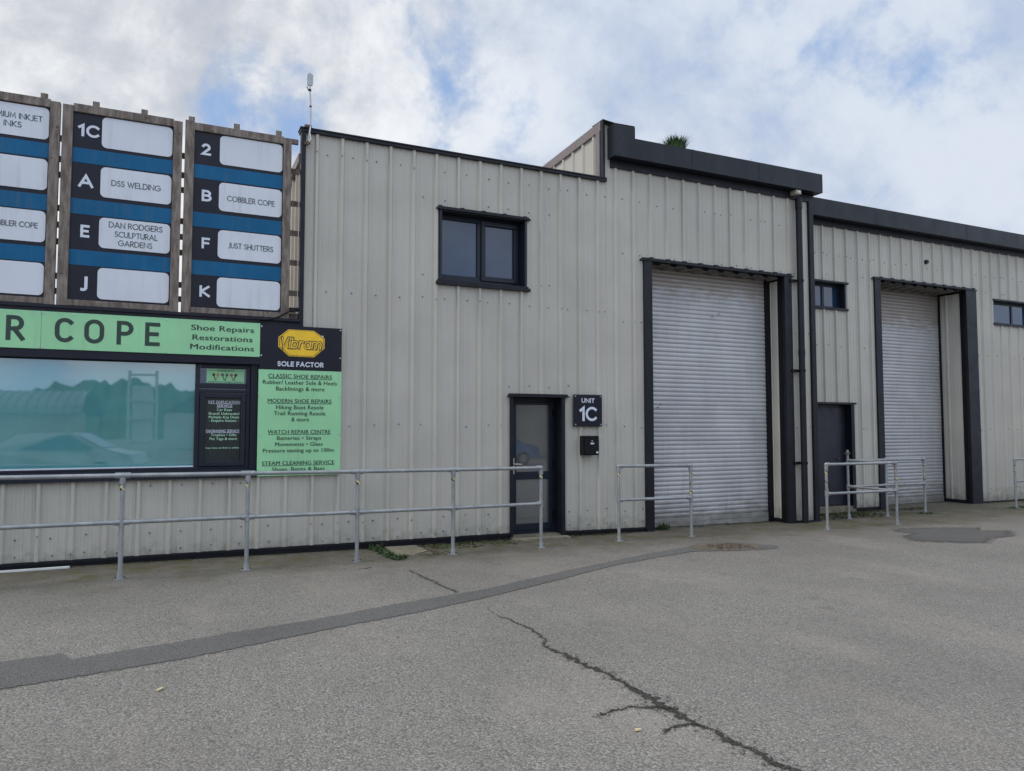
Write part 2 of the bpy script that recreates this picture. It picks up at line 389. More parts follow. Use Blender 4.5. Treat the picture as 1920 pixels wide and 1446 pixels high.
# ------------------------------------------------------------------ cladding
PITCH = .34
def profile(u0, u1, start):
    k = math.floor((u0 - start) / PITCH) - 1; pts = []
    while True:
        s = start + k * PITCH; k += 1
        if s > u1 + PITCH: break
        pts += [(s, 0), (s + .018, .036), (s + .050, .036), (s + .070, 0), (s + .122, 0), (s + .127, .004), (s + .155, .004), (s + .160, 0), (s + .202, 0), (s + .207, .0045), (s + .235, .0045), (s + .240, 0), (s + .288, 0), (s + .293, .004), (s + .315, .004), (s + .320, 0)]
    def h(u):
        for (a, p), (b, q) in zip(pts, pts[1:]):
            if a <= u <= b: return p + (q - p) * (u - a) / (b - a) if b > a else p
        return 0
    return pts, h
def clad(mb, u0, u1, zb, zt, place, start=1.754, holes=(), mi=0):
    """place(u, h, z) -> xyz; zb / zt may be functions of u; holes are (u0, u1, z0, z1)"""
    zb_ = zb if callable(zb) else (lambda u: zb); zt_ = zt if callable(zt) else (lambda u: zt)
    pts, h = profile(u0, u1, start)
    us = sorted({round(u, 4) for u, _ in pts if u0 < u < u1} | {u0, u1} | {x for hh in holes for x in hh[:2] if u0 < x < u1})
    for a, b in zip(us, us[1:]):
        if b - a < 1e-5: continue
        mid = (a + b) / 2; iv = [(None, None)]
        segs = [('b', 't')]
        cut = sorted((z0, z1) for (x0, x1, z0, z1) in holes if x0 < mid < x1)
        lo = 'b'; out = []
        for z0, z1 in cut:
            out.append((lo, z0)); lo = z1
        out.append((lo, 't'))
        for z0, z1 in out:
            if z0 != 'b' and z1 != 't' and z1 <= z0: continue
            if z0 == 'b' and z1 != 't' and z1 <= zb_(mid): continue
            A0 = zb_(a) if z0 == 'b' else z0; B0 = zb_(b) if z0 == 'b' else z0
            A1 = zt_(a) if z1 == 't' else z1; B1 = zt_(b) if z1 == 't' else z1
            mb.quad([place(a, h(a), A0), place(b, h(b), B0), place(b, h(b), B1), place(a, h(a), A1)], mi)
def front(Y): return lambda u, h, z: (u, Y - h, z)
def sidew(X): return lambda u, h, z: (X - h, u, z)      # wall looking towards -X, u = distance into the scene
def screws(mb, u0, u1, rows, Y, start=1.754, holes=(), mi=1, p=.9, side=None):
    k = math.floor((u0 - start) / PITCH); rng = random.Random(int(u0 * 10) + 5)
    while start + k * PITCH < u1:
        for z in rows:
            for uu, hh, pr in ((start + k * PITCH + .173, 0, p), (start + k * PITCH + .03, .033, .13)):
                u = uu + rng.uniform(-.012, .012); zz = z + rng.uniform(-.02, .02)
                if not (u0 + .03 < u < u1 - .03) or rng.random() > pr: continue
                if any(a - .05 < u < b + .05 and c - .1 < zz < d + .06 for a, b, c, d in holes): continue
                y = Y - hh
                mb.tube((u, y, zz), (u, y - .010, zz), (.0098), 8, mi)
                mb.tube((u, y - .010, zz), (u, y - .017, zz), .006, 6, mi)
        k += 1
def plinth(mb, u0, u1, top, Y, n=14, d=.036, mi=0):
    for i in range(n):
        a = u0 + (u1 - u0) * i / n; b = u0 + (u1 - u0) * (i + 1) / n
        A = top(a) - .001; B = top(b) - .001; ga = gz(a) - .06; gb = gz(b) - .06
        y0 = Y - d; y1 = Y + .2
        mb.quad([(a, y0, A - .03), (b, y0, B - .03), (b, y0, B), (a, y0, A)], mi)
        mb.quad([(a, y0, A), (b, y0, B), (b, y1, B), (a, y1, A)], mi)
        mb.quad([(a, y0, A - .03), (a, y0 + .03, A - .03), (b, y0 + .03, B - .03), (b, y0, B - .03)], mi)
        mb.quad([(a, y0 + .03, ga), (b, y0 + .03, gb), (b, y0 + .03, B - .03), (a, y0 + .03, A - .03)], mi)
def shell(root, x0, x1, y0, y1, z, zb=-.3):
    m = MB(); m.quad([(x0, y0, z), (x1, y0, z), (x1, y1, z), (x0, y1, z)])
    m.build('roof', 'roofm', root)
    m = MB()
    m.quad([(x1, y0, zb), (x1, y1, zb), (x1, y1, z), (x1, y0, z)]); m.quad([(x1, y1, zb), (x0, y1, zb), (x0, y1, z), (x1, y1, z)])
    m.build('rear_wall', 'clad', root)
FR = 10.0

# ================================================================== unit with the glazed door
u1 = thing('workshop_unit', 'two storey pale grey ribbed metal unit with one window above a glazed black door', 'building', (4, 10, 0))
HW = [(3.53, 4.93, 3.72, 4.735), (4.66, 5.58, -1, 2.05)]
m = MB()
clad(m, 1.62, 6.36, wb, 5.56, front(FR), holes=HW)
screws(m, 1.62, 6.4, (5.30, 3.43), FR, holes=HW, p=.95); screws(m, 3.1, 5.4, (4.88,), FR, p=.8); screws(m, 3.1, 3.5, (3.76,), FR, p=1); screws(m, 5.1, 5.4, (3.76,), FR, p=1)
screws(m, 4.4, 5.7, (2.22,), FR, p=1); screws(m, 2.1, 6.4, (1.62,), FR, holes=HW + [(5.7, 6.25, 1, 2.2)], p=.8)
screws(m, 1.62, 4.7, (.33, .11), FR, holes=HW, p=.95)
screws(m, 5.6, 6.4, (.30, .10), FR, p=.95)
m.build('wall', ['clad', 'screwhead'], u1)
m = MB(); clad(m, 10.06, 18, 2.6, 5.16, sidew(1.625), start=10.1, mi=0)
m.box(1.56, 1.70, 10.06, 18, 5.16, 5.28, 1)
m.build('side_wall', ['clad', 'verge'], u1)
m = MB(); m.box(1.565, 6.365, 9.945, 10.12, 5.545, 5.585); m.box(1.555, 6.36, 9.935, 10.14, 5.585, 5.607); m.build('roof_trim', 'trim', u1, bevel=.004)
m = MB(); m.box(1.575, 1.635, 9.95, 10.06, 2.90, 5.545); m.build('corner_trim', 'trim', u1, bevel=.003)
m = MB(); plinth(m, 1.60, 4.66, wb, FR); m.build('plinth', 'trim', u1)
m = MB(); plinth(m, 5.58, 6.36, wb, FR, 4); m.build('plinth', 'trim', u1)
shell(u1, 1.62, 6.34, 10.1, 18, 5.2)
# window
w = MB()
w.box(3.53, 3.565, 9.955, 10.2, 3.72, 4.735); w.box(4.895, 4.93, 9.955, 10.2, 3.72, 4.735)
w.quad([(3.53, 10, 4.734), (3.53, 10.3, 4.734), (4.93, 10.3, 4.734), (4.93, 10, 4.734)])
win = w.build('window', 'frame', u1)
f = MB(); Yw = 10.17
f.box(3.565, 4.895, Yw, Yw + .06, 3.72, 3.84); f.box(3.565, 4.895, Yw, Yw + .06, 4.665, 4.735)
f.box(3.565, 3.61, Yw, Yw + .06, 3.84, 4.665); f.box(4.20, 4.26, Yw, Yw + .06, 3.84, 4.665); f.box(4.865, 4.895, Yw, Yw + .06, 3.84, 4.665)
for a in ((4.26, 4.865, 3.79, 3.86), (4.26, 4.865, 4.635, 4.70), (4.26, 4.325, 3.86, 4.635), (4.80, 4.865, 3.86, 4.635)):
    f.box(a[0], a[1], Yw - .03, Yw + .03, a[2], a[3])
f.build('frame', 'frame', win, bevel=.004)
g_ = MB(); g_.box(3.60, 4.21, Yw + .03, Yw + .035, 3.83, 4.68); g_.build('pane', 'glass', win)
g_ = MB(); g_.box(4.32, 4.805, Yw + .01, Yw + .015, 3.85, 4.645); g_.build('pane', 'glass', win)
s_ = MB(); s_.box(3.475, 4.98, 9.93, 10.17, 3.645, 3.69); s_.box(3.50, 4.955, 9.945, 10.17, 3.69, 3.718); s_.build('sill', 'trim', win, bevel=.004)
s_ = MB(); s_.box(3.475, 4.985, 9.925, 10.04, 4.737, 4.757); s_.box(3.50, 4.965, 9.945, 10.04, 4.757, 4.785)
for k in range(5):
    x = 3.62 + k * .34 - .11
    s_.box(x, x + .05, 9.925, 9.99, 4.757, 4.79)
s_.build('head_flashing', 'trim', win)
# door
dr = MB()
dr.box(4.66, 4.70, 9.955, 10.22, -.02, 2.05); dr.box(5.52, 5.58, 9.955, 10.22, -.04, 2.05)
dr.quad([(4.66, 9.97, 2.049), (4.66, 10.3, 2.049), (5.58, 10.3, 2.049), (5.58, 9.97, 2.049)])
door = dr.build('door', 'trim', u1)
tag(door, 'black door with two glass panes')
f = MB(); Yd = 10.20
f.box(4.70, 5.52, Yd, Yd + .06, 1.985, 2.048); f.box(4.70, 5.52, Yd, Yd + .06, -.02, .03)
f.box(4.70, 4.745, Yd, Yd + .06, .03, 1.985); f.box(5.485, 5.52, Yd, Yd + .06, .03, 1.985)
f.build('frame', 'frame', door)
f = MB(); y = Yd - .015
f.box(4.75, 5.48, y, y + .05, .035, .135); f.box(4.75, 5.48, y, y + .05, 1.94, 1.98); f.box(4.75, 5.48, y, y + .05, .80, .92)
f.box(4.75, 4.86, y, y + .05, .135, .80); f.box(5.42, 5.48, y, y + .05, .135, .80); f.box(4.75, 4.86, y, y + .05, .92, 1.94); f.box(5.42, 5.48, y, y + .05, .92, 1.94)
f.build('leaf', 'frame', door, bevel=.005)
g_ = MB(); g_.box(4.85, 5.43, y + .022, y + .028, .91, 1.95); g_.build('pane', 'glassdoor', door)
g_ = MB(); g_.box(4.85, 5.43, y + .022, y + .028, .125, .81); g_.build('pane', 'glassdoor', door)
h = MB(); h.box(4.788, 4.822, y - .012, y - .001, .89, 1.13); h.tube((4.805, y - .012, 1.04), (4.805, y - .06, 1.04), .010, 10)
h.tube((4.803, y - .055, 1.04), (4.925, y - .055, 1.036), .009, 10); h.tube((4.805, y - .012, .94), (4.805, y - .02, .94), .011, 12)
h.build('handle', 'alu', door, smooth=True)
for z in (.25, 1.05, 1.82):
    h = MB(); h.box(5.482, 5.512, y - .02, y - .001, z - .05, z + .05); h.build('hinge', 'black', door)
s_ = MB(); s_.box(4.62, 5.645, 9.92, 10.04, 2.052, 2.072); s_.box(4.64, 5.625, 9.945, 10.04, 2.072, 2.10); s_.build('head_flashing', 'trim', door)
s_ = MB(); s_.box(4.665, 5.575, 10.0, 10.3, -.09, -.022); s_.build('threshold', 'concrete', door)

# ================================================================== tall unit
u2 = thing('tall_workshop', 'taller pale grey metal unit with a deep dark fascia and a big roller shutter', 'building', (8.6, 10, 0))
H2 = [(7.10, 10.31, -1, 4.335)]
m = MB(); clad(m, 6.362, 10.79, wb, 5.82, front(FR), holes=H2)
m.quad([(6.335, 9.994, 5.60), (6.45, 9.994, 5.60), (6.45, 9.994, 6.5), (6.335, 9.994, 6.5)])
screws(m, 6.42, 10.8, (5.30, 4.42), FR, holes=H2, p=.8)
screws(m, 6.4, 7.1, (3.3, 1.6, .28, .10), FR, p=.9); screws(m, 10.32, 10.8, (3.3, 1.6, .1), FR, p=.9)
m.build('wall', ['clad', 'screwhead'], u2)
zt = lambda u: 6.40 - .045 * (u - 10.04)
m = MB(); clad(m, 10.16, 17, 4.8, zt, sidew(6.335), start=10.24)
m.build('side_wall', 'clad', u2)
m = MB()
a = 10.02; b = 17
m.quad([(6.29, b, zt(b) - .0), (6.29, a, zt(a) - .0), (6.29, a, zt(a) + .15), (6.29, b, zt(b) + .15)])
m.quad([(6.29, a, zt(a) + .15), (6.6, a, zt(a) + .15), (6.6, b, zt(b) + .15), (6.29, b, zt(b) + .15)])
m.quad([(6.29, a, zt(a)), (6.29, b, zt(b)), (6.40, b, zt(b)), (6.40, a, zt(a))])
m.box(6.285, 6.33, 10.045, 10.16, 5.2, 6.40)
m.build('verge_trim', 'verge', u2)
m = MB(); m.box(6.295, 6.337, 9.955, 10.044, 5.608, 6.565); m.build('corner_trim', 'trim', u2, bevel=.003)
m = MB(); Yf = 9.78
m.plate([(6.415, 5.93), (10.955, 5.935), (10.955, 6.285), (6.80, 6.262), (6.80, 6.452), (6.415, 6.44)], Yf, Yf + .03)
m.box(6.405, 6.415, Yf, 10.0, 5.93, 6.44); m.box(10.955, 10.965, Yf - .003, 10.9, 5.935, 6.285)
m.quad([(6.415, Yf + .03, 5.932), (6.415, 10.02, 5.932), (10.955, 10.02, 5.937), (10.955, Yf + .03, 5.937)])
m.quad([(6.30, 9.958, 6.566), (6.415, Yf, 6.455), (6.80, Yf, 6.466), (6.80, 10.3, 6.466), (6.30, 10.3, 6.566)])
for xx in (7.95, 9.42):
    m.box(xx, xx + .045, Yf - .003, Yf, 5.94, 6.27)
for xx, zz in ((6.50, 6.25), (6.50, 5.98), (6.80, 5.97), (9.44, 6.15), (9.44, 6.02), (7.97, 6.05), (7.97, 6.18)):
    m.tube((xx, Yf - .003, zz), (xx, Yf - .009, zz), .011, 8)
m.quad([(6.80, Yf + .03, 6.262), (10.955, Yf + .03, 6.285), (10.955, 10.4, 6.285), (6.80, 10.4, 6.262)])
m.build('fascia', 'fascia', u2)
m = MB(); m.box(6.45, 10.92, 9.955, 9.998, 5.80, 5.930); m.build('eaves_flashing', 'trim', u2)
m = MB(); m.box(10.792, 10.90, 9.95, 10.9, -.16, 5.80); m.build('corner_trim', 'trim', u2, bevel=.003)
m = MB(); plinth(m, 6.362, 7.08, wb, FR, 4); m.build('plinth', 'trim', u2)
m = MB(); plinth(m, 10.32, 10.79, wb, FR, 3, d=.05); m.build('plinth', 'trim', u2)
m = MB(); m.quad([(6.35, 10.1, 6.0), (10.9, 10.1, 6.0), (10.9, 24, 6.0), (6.35, 24, 6.0)]); m.build('roof', 'roofm', u2)
m = MB(); m.quad([(10.9, 10.9, -.3), (10.9, 24, -.3), (10.9, 24, 6), (10.9, 10.9, 6)]); m.quad([(10.9, 24, -.3), (6.35, 24, -.3), (6.35, 24, 6), (10.9, 24, 6)]); m.build('rear_wall', 'clad', u2)

def shutter_bay(root, x0, x1, xi0, xi1, Y, d, ztop, zbase, lint, ribs, lab):
    """jamb trims x0..xi0 and xi1..x1, opening xi0..xi1, curtain d behind the wall"""
    j = MB(); j.box(x0, xi0, Y - .045, Y + .03, zbase(x0) - .05, ztop); j.build('jamb_trim', 'trim', root, bevel=.004)
    j = MB(); j.box(xi1, x1, Y - .045, Y + .03, zbase(x1) - .06, ztop); j.build('jamb_trim', 'trim', root, bevel=.004)
    j = MB()
    j.box(x0 - .06, x1 + .04, Y - .06, Y + .05, ztop, ztop + .022); j.box(x0 - .02, x1, Y - .04, Y + .05, ztop + .022, ztop + .05)
    k = math.ceil((x0 - 1.754 - lint) / PITCH)
    while 1.754 + lint + k * PITCH < x1:
        xx = 1.754 + lint + k * PITCH; j.box(xx - .004, xx + .068, Y - .055, Y - .01, ztop + .022, ztop + .062); k += 1
    j.build('lintel', 'trim', root)
    # returns and ribbed soffit
    j = MB(); rib = lambda u, h, z: (xi1 - 0 + h, u, z)
    a = Y + .03; b = Y + d - .04
    # right return seen from the yard: dark edge, cladding panel, dark edge
    cw = .10 if d < .5 else .07
    j.quad([(xi1, b + .04, zbase(x1) - .05), (xi1, Y + .03, zbase(x1) - .05), (xi1, Y + .03, ztop), (xi1, b + .04, ztop)], 1)
    clad(j, Y + .03 + cw, b + .0, zbase(x1) + .05, ztop - .06, lambda u, h, z: (xi1 - .006 - h * .5, u, z), start=Y + .03 + cw + (.30 if d > .5 else .5), mi=0)
    j.build('return', ['clad', 'trim'], root); j = MB()
    j.quad([(xi0, Y + .03, zbase(x0) - .05), (xi0, b + .04, zbase(x0) - .05), (xi0, b + .04, ztop), (xi0, Y + .03, ztop)], 1)
    j.build('return', ['clad', 'trim'], root)
    for f_ in (0,):
        pass
    j = MB(); n = 0; xx = xi0
    while xx < xi1 - .001:
        e = min(xx + .34, xi1)
        pr = [(xx, 0), (xx + .08, 0), (xx + .11, -.035), (xx + .2, -.035), (xx + .23, 0), (e, 0)]
        for (p, q), (r_, s2) in zip(pr, pr[1:]):
            if r_ > xi1: break
            j.quad([(p, Y + .03, ztop - .01 + q), (p, b, ztop - .01 + q), (r_, b, ztop - .01 + s2), (r_, Y + .03, ztop - .01 + s2)])
        xx = e
    j.build('soffit', plain_soffit, root)
    # guides
    Yc = Y + d
    j = MB(); j.box(xi1 - (.12 if d < .5 else .03), xi1, Yc - .05, Yc + .02, zbase(x1) - .05, ztop - .02); j.box(xi0, xi0 + .03, Yc - .05, Yc + .02, zbase(x0) - .05, ztop - .02)
    j.build('guide_rail', 'black', root)
    # curtain
    srng = random.Random(4); c = MB(); P = .0765; z = ztop + .05; rows = []
    zb0 = zbase(xi0) ; zb1 = zbase(xi1)
    rail_top = max(zb0, zb1) + .12
    zz = rail_top
    rows.append((zz, .0))
    while zz < z:
        b0 = srng.gauss(0, .0012); rows += [(zz + .003, .008), (zz + .008, -.001 + b0), (zz + .028, -.008 + b0), (zz + .050, -.008 + b0), (zz + .069, -.002 + b0), (zz + .0758, .007), (zz + .0765, .008)]
        zz += P
    for (z0, h0), (z1, h1) in zip(rows, rows[1:]):
        c.quad([(xi0 + .02, Yc + h0, z0), (xi1 - .02, Yc + h0, z0), (xi1 - .02, Yc + h1, z1), (xi0 + .02, Yc + h1, z1)])
    sh = c.build('roller_shutter', 'shutter', root, smooth=False)
    j = MB()
    j.quad([(xi0, Yc - .012, zb0 - .02), (xi1, Yc - .012, zb1 - .02), (xi1, Yc - .012, rail_top + .002), (xi0, Yc - .012, rail_top + .002)])
    j.quad([(xi0, Yc - .012, rail_top + .002), (xi1, Yc - .012, rail_top + .002), (xi1, Yc + .03, rail_top + .002), (xi0, Yc + .03, rail_top + .002)])
    j.quad([(xi0, Yc - .022, rail_top - .07), (xi1, Yc - .022, rail_top - .07), (xi1, Yc - .022, rail_top - .055), (xi0, Yc - .022, rail_top - .055)])
    j.build('bottom_rail', 'shutter', sh)
plain_soffit = plain('soffit_sheet', (.15, .14, .13), .6, var=.2)
shutter_bay(u2, 7.075, 10.325, 7.235, 10.15, FR, .35, 4.335, lambda x: lerp([(7, -.06), (10.4, -.10)], x), 0, True, '')
# dark return strips of the shutter bay
m = MB(); m.box(10.143, 10.149, 10.03, 10.12, -.1, 4.33); m.build('reveal_trim', 'black', u2)
# two small dents in the curtain
for x, z in ((8.95, 3.62), (8.80, 3.56), (7.66, 1.98), (7.60, 1.93)):
    m = MB(); m.sphere((x, 10.334, z), .012, 8, 5); m.build('dent', 'screwhead', u2, smooth=True)

# downpipe on the tall unit
dp = thing('downpipe', 'dark metal downpipe running down the wall right of the big shutter', 'downpipe', (10.46, 9.9, -.1))
m = MB(); m.tube((10.47, 9.89, -.11), (10.47, 9.89, 5.80), .056, 18); m.tube((10.47, 9.89, 5.60), (10.47, 9.89, 5.80), .064, 18); m.tube((10.47, 9.89, 2.9), (10.47, 9.89, 3.0), .062, 18); m.build('pipe', 'trim', dp, smooth=True)
for z in (.95, 2.62, 4.27):
    m = MB(); m.tube((10.47, 9.89, z - .02), (10.47, 9.89, z + .02), .066, 16); m.box(10.28, 10.41, 9.93, 9.965, z - .025, z + .025); m.box(10.28, 10.55, 9.945, 9.965, z - .018, z + .018)
    m.build('bracket', 'black', dp)
sl = thing('security_light', 'small cream box light under the dark fascia at the top of the downpipe', 'light', (10.40, 9.86, 5.9))
m = MB(); m.box(10.33, 10.45, 9.80, 9.95, 5.845, 5.925); m.build('housing', plain('cream_plastic', (.42, .38, .30), .5), sl, bevel=.008)
m = MB(); m.tube((10.39, 9.80, 5.885), (10.39, 9.785, 5.885), .022, 12); m.build('lens', 'white', sl)

# ================================================================== long unit on the right, set back
YR = 10.8
u3 = thing('long_workshop', 'lower long grey metal unit at the right set back behind the tall one', 'building', (16, 10.8, 0))
H3 = [(11.5, 12.68, 4.03, 4.535), (11.6, 12.83, -1, 2.06), (13.58, 16.80, -1, 4.727), (17.50, 19.2, 4.03, 4.56)]
m = MB(); SR = 12.006
clad(m, 10.92, 32, wbR, 5.73, front(YR), start=SR, holes=H3)
screws(m, 11.6, 24, (5.12, 3.25, 1.55), YR, start=SR, holes=H3, p=.85)
screws(m, 11.6, 24, (4.72, .2), YR, start=SR, holes=[(13.58, 16.80, -1, 4.6)] + H3[:2], p=.6)
m.build('wall', ['clad', 'screwhead'], u3)
m = MB(); m.tube((15.2, YR, 5.25), (15.2, YR - .06, 5.25), .045, 14); m.build('vent_pipe', 'black', u3, smooth=True)
m = MB(); Yq = 10.55
m.box(10.93, 32, Yq, Yq + .03, 5.815, 6.165); m.box(10.93, 32, Yq + .03, YR + .02, 5.817, 5.822)
m.box(10.93, 32, Yq + .03, 11.2, 6.155, 6.16)
for xx in (13.35, 16.3, 19.3): m.box(xx, xx + .04, Yq - .003, Yq, 5.82, 6.16)
m.build('fascia', 'fascia', u3)
m = MB(); m.box(10.93, 32, YR - .045, YR - .002, 5.70, 5.815); m.build('eaves_flashing', 'trim', u3)
m = MB(); plinth(m, 12.83, 13.58, wbR, YR, 3); m.build('plinth', 'trim', u3)
m = MB(); plinth(m, 16.80, 32, wbR, YR, 20); m.build('plinth', 'trim', u3)
m = MB(); m.quad([(10.93, 10.9, 6.0), (32, 10.9, 6.0), (32, 25, 6.0), (10.93, 25, 6.0)]); m.build('roof', 'roofm', u3)
m = MB(); m.quad([(32, 10.8, -.3), (32, 25, -.3), (32, 25, 6), (32, 10.8, 6)]); m.quad([(32, 25, -.3), (10.9, 25, -.3), (10.9, 25, 6), (32, 25, 6)]); m.build('rear_wall', 'clad', u3)
shutter_bay(u3, 13.52, 16.86, 13.70, 16.50, YR, .63, 4.727, lambda x: -.10, SR - 1.754, True, '')
m = MB(); m.box(16.50, 16.86, YR - .052, YR - .046, -.16, 4.72); m.build('jamb_trim', 'trim', u3)
m = MB(); m.box(16.49, 16.499, YR + .031, YR + .11, -.1, 4.72); m.build('reveal_trim', 'black', u3)
# high narrow windows
def slot_window(x0, x1, z0, z1, xm):
    w = MB(); w.box(x0, x0 + .03, YR - .02, YR + .14, z0, z1); w.box(x1 - .03, x1, YR - .02, YR + .14, z0, z1)
    w.quad([(x0, YR - .01, z1), (x0, YR + .2, z1), (x1, YR + .2, z1), (x1, YR - .01, z1)]); wn = w.build('window', 'frame', u3)
    f = MB(); y = YR + .12
    f.box(x0 + .03, x1 - .03, y, y + .05, z0, z0 + .05); f.box(x0 + .03, x1 - .03, y, y + .05, z1 - .05, z1)
    f.box(x0 + .03, x0 + .07, y, y + .05, z0 + .05, z1 - .05); f.box(xm, xm + .06, y, y + .05, z0 + .05, z1 - .05); f.box(x1 - .08, x1 - .03, y, y + .05, z0 + .05, z1 - .05)
    f.build('frame', 'frame', wn)
    q = MB(); q.box(x0 + .06, xm + .01, y + .02, y + .025, z0 + .04, z1 - .04); q.build('pane', 'glass', wn)
    q = MB(); q.box(xm + .05, x1 - .07, y + .02, y + .025, z0 + .04, z1 - .04); q.build('pane', 'glass', wn)
    s = MB(); s.box(x0 - .02, x1 + .04, YR - .05, YR + .12, z0 - .045, z0 - .001); s.build('sill', 'trim', wn)
    s = MB(); s.box(x0 - .02, x1 + .05, YR - .055, YR + .04, z1 + .001, z1 + .04); s.build('head_flashing', 'trim', wn)
slot_window(11.5, 12.68, 4.03, 4.535, 12.15)
slot_window(17.50, 19.2, 4.03, 4.56, 18.42)
# plain dark door
d2 = MB(); d2.box(11.6, 11.66, YR - .03, YR + .16, -.05, 2.06); d2.box(12.74, 12.83, YR - .03, YR + .16, -.05, 2.06); d2.quad([(11.6, YR, 2.059), (11.6, YR + .2, 2.059), (12.83, YR + .2, 2.059), (12.83, YR, 2.059)])
dd = d2.build('door', 'trim', u3); tag(dd, 'plain dark steel door half hidden by the corner')
q = MB(); q.box(11.66, 12.74, YR + .13, YR + .18, .0, 2.055); q.box(11.74, 12.64, YR + .115, YR + .13, .02, 2.0); q.build('leaf', plain('door_paint', (.014, .015, .028), .45, var=.25, scale=3), dd, bevel=.004)
q = MB(); q.box(11.55, 12.87, YR - .055, YR + .04, 2.061, 2.10); q.build('head_flashing', 'trim', dd)
q = MB(); q.box(11.6, 12.83, YR - .02, YR + .2, -.2, -.002); q.build('threshold', 'concrete', dd)
q = MB(); q.tube((12.48, YR + .115, .95), (12.48, YR + .07, .95), .018, 12); q.build('handle', 'rust', dd)

# ================================================================== shop, single storey
u0 = thing('shop_unit', 'single storey shop with a wide teal window above a low ribbed grey wall', 'building', (-2, 10, 0))
m = MB(); clad(m, -7, 1.62, wb, .975, front(FR)); screws(m, -7, 1.0, (.90,), FR, p=.8); screws(m, -7, 1.6, (.34, .13), FR, p=.95)
m.build('wall', ['clad', 'screwhead'], u0)
m = MB(); plinth(m, -7, 1.60, wb, FR, 14); m.build('plinth', 'trim', u0)
m = MB(); m.box(-7, 1.092, 9.93, 10.05, 2.40, 2.975); m.box(1.092, 1.60, 9.952, 10.05, 2.40, 2.975); m.box(-7, 1.60, 9.90, 10.1, 2.975, 3.01); m.box(1.0, 1.60, 9.985, 10.05, .97, 2.40); m.build('fascia_band', 'navy', u0)
m = MB(); m.quad([(-7, 10.1, 2.98), (1.62, 10.1, 2.98), (1.62, 18, 2.98), (-7, 18, 2.98)]); m.build('roof', 'roofm', u0)
m = MB(); m.quad([(-7, 18, -.3), (-7, 10, -.3), (-7, 10, 2.98), (-7, 18, 2.98)]); m.quad([(1.6, 18, -.3), (-7, 18, -.3), (-7, 18, 2.98), (1.6, 18, 2.98)]); m.build('rear_wall', 'clad', u0)
w = MB(); w.box(-3.9, 1.085, 9.925, 10.12, .965, 1.055); w.box(-3.9, 1.0, 9.955, 10.12, 1.055, 1.075)
win = w.build('window', 'frame', u0); tag(win, 'wide shop window covered by teal film')
f = MB(); y = 10.04
f.box(-3.9, 1.0, y, y + .07, 1.075, 1.105); f.box(-3.9, 1.0, y, y + .07, 2.385, 2.40); f.box(.345, .40, y, y + .07, 1.105, 2.385); f.box(.95, 1.0, y, y + .07, 1.105, 2.385)
f.box(-3.9, -3.84, y, y + .07, 1.105, 2.385); f.box(.40, .95, y, y + .07, 2.035, 2.075)
for a in ((.405, .945, 2.09, 2.15), (.405, .945, 2.345, 2.38)): f.box(a[0], a[1], y - .01, y + .04, a[2], a[3])
for a in ((.405, .465, 1.11, 2.03), (.89, .945, 1.11, 2.03), (.465, .89, 1.11, 1.17), (.465, .89, 1.97, 2.03)): f.box(a[0], a[1], y - .02, y + .04, a[2], a[3])
f.build('frame', 'frame', win, bevel=.005)
q = MB(); q.box(-3.85, .35, y + .03, y + .036, 1.10, 2.39); q.build('pane', 'film', win)
q = MB(); q.box(.40, .95, y + .03, y + .036, 1.10, 2.39); q.build('pane', 'glass', win)
q = MB(); q.box(-3.84, .345, y + .012, y + .029, 1.1055, 1.122); q.build('blind_rail', 'white', win)

# ================================================================== lettering
GLY = {}
def arc(cx, cy, rx, ry, a0, a1, n=14): return [(cx + rx * math.cos(R(a0 + (a1 - a0) * i / n)), cy + ry * math.sin(R(a0 + (a1 - a0) * i / n))) for i in range(n + 1)]
GLY['A'] = (.86, [[(0, 0), (.43, 1), (.86, 0)], [(.17, .32), (.69, .32)]])
GLY['B'] = (.56, [[(0, 0), (0, 1)], [(0, 1), (.26, 1)] + arc(.26, .76, .25, .24, 90, -90, 8)[1:] + [(.02, .52)], [(.02, .52), (.28, .52)] + arc(.28, .26, .28, .26, 90, -90, 8)[1:] + [(0, 0)]])
GLY['C'] = (.84, [arc(.5, .5, .5, .5, 45, 315, 22)])
GLY['D'] = (.78, [[(0, 0), (0, 1)], [(0, 1), (.28, 1)] + arc(.28, .5, .5, .5, 90, -90, 14)[1:] + [(0, 0)]])
GLY['E'] = (.52, [[(.52, 1), (0, 1), (0, 0), (.52, 0)], [(0, .51), (.46, .51)]])
GLY['F'] = (.50, [[(.50, 1), (0, 1), (0, 0)], [(0, .5), (.44, .5)]])
GLY['G'] = (.95, [arc(.5, .5, .5, .5, 45, 358, 22) + [(.58, .46)]])
GLY['H'] = (.68, [[(0, 0), (0, 1)], [(.68, 0), (.68, 1)], [(0, .52), (.68, .52)]])
GLY['I'] = (.0, [[(0, 0), (0, 1)]])
GLY['J'] = (.34, [[(.34, 1), (.34, .15)] + arc(.12, .12, .22, .2, 0, -110, 8)])
GLY['K'] = (.60, [[(0, 0), (0, 1)], [(.58, 1), (.06, .5), (.62, 0)]])
GLY['L'] = (.46, [[(0, 1), (0, 0), (.46, 0)]])
GLY['M'] = (.92, [[(0, 0), (.12, 1), (.46, .15), (.80, 1), (.92, 0)]])
GLY['N'] = (.76, [[(0, 0), (0, 1), (.76, 0), (.76, 1)]])
GLY['O'] = (1.0, [arc(.5, .5, .5, .5, 90, 451, 30)])
GLY['P'] = (.54, [[(0, 0), (0, 1)], [(0, 1), (.27, 1)] + arc(.27, .73, .27, .27, 90, -90, 10)[1:] + [(.01, .46)]])
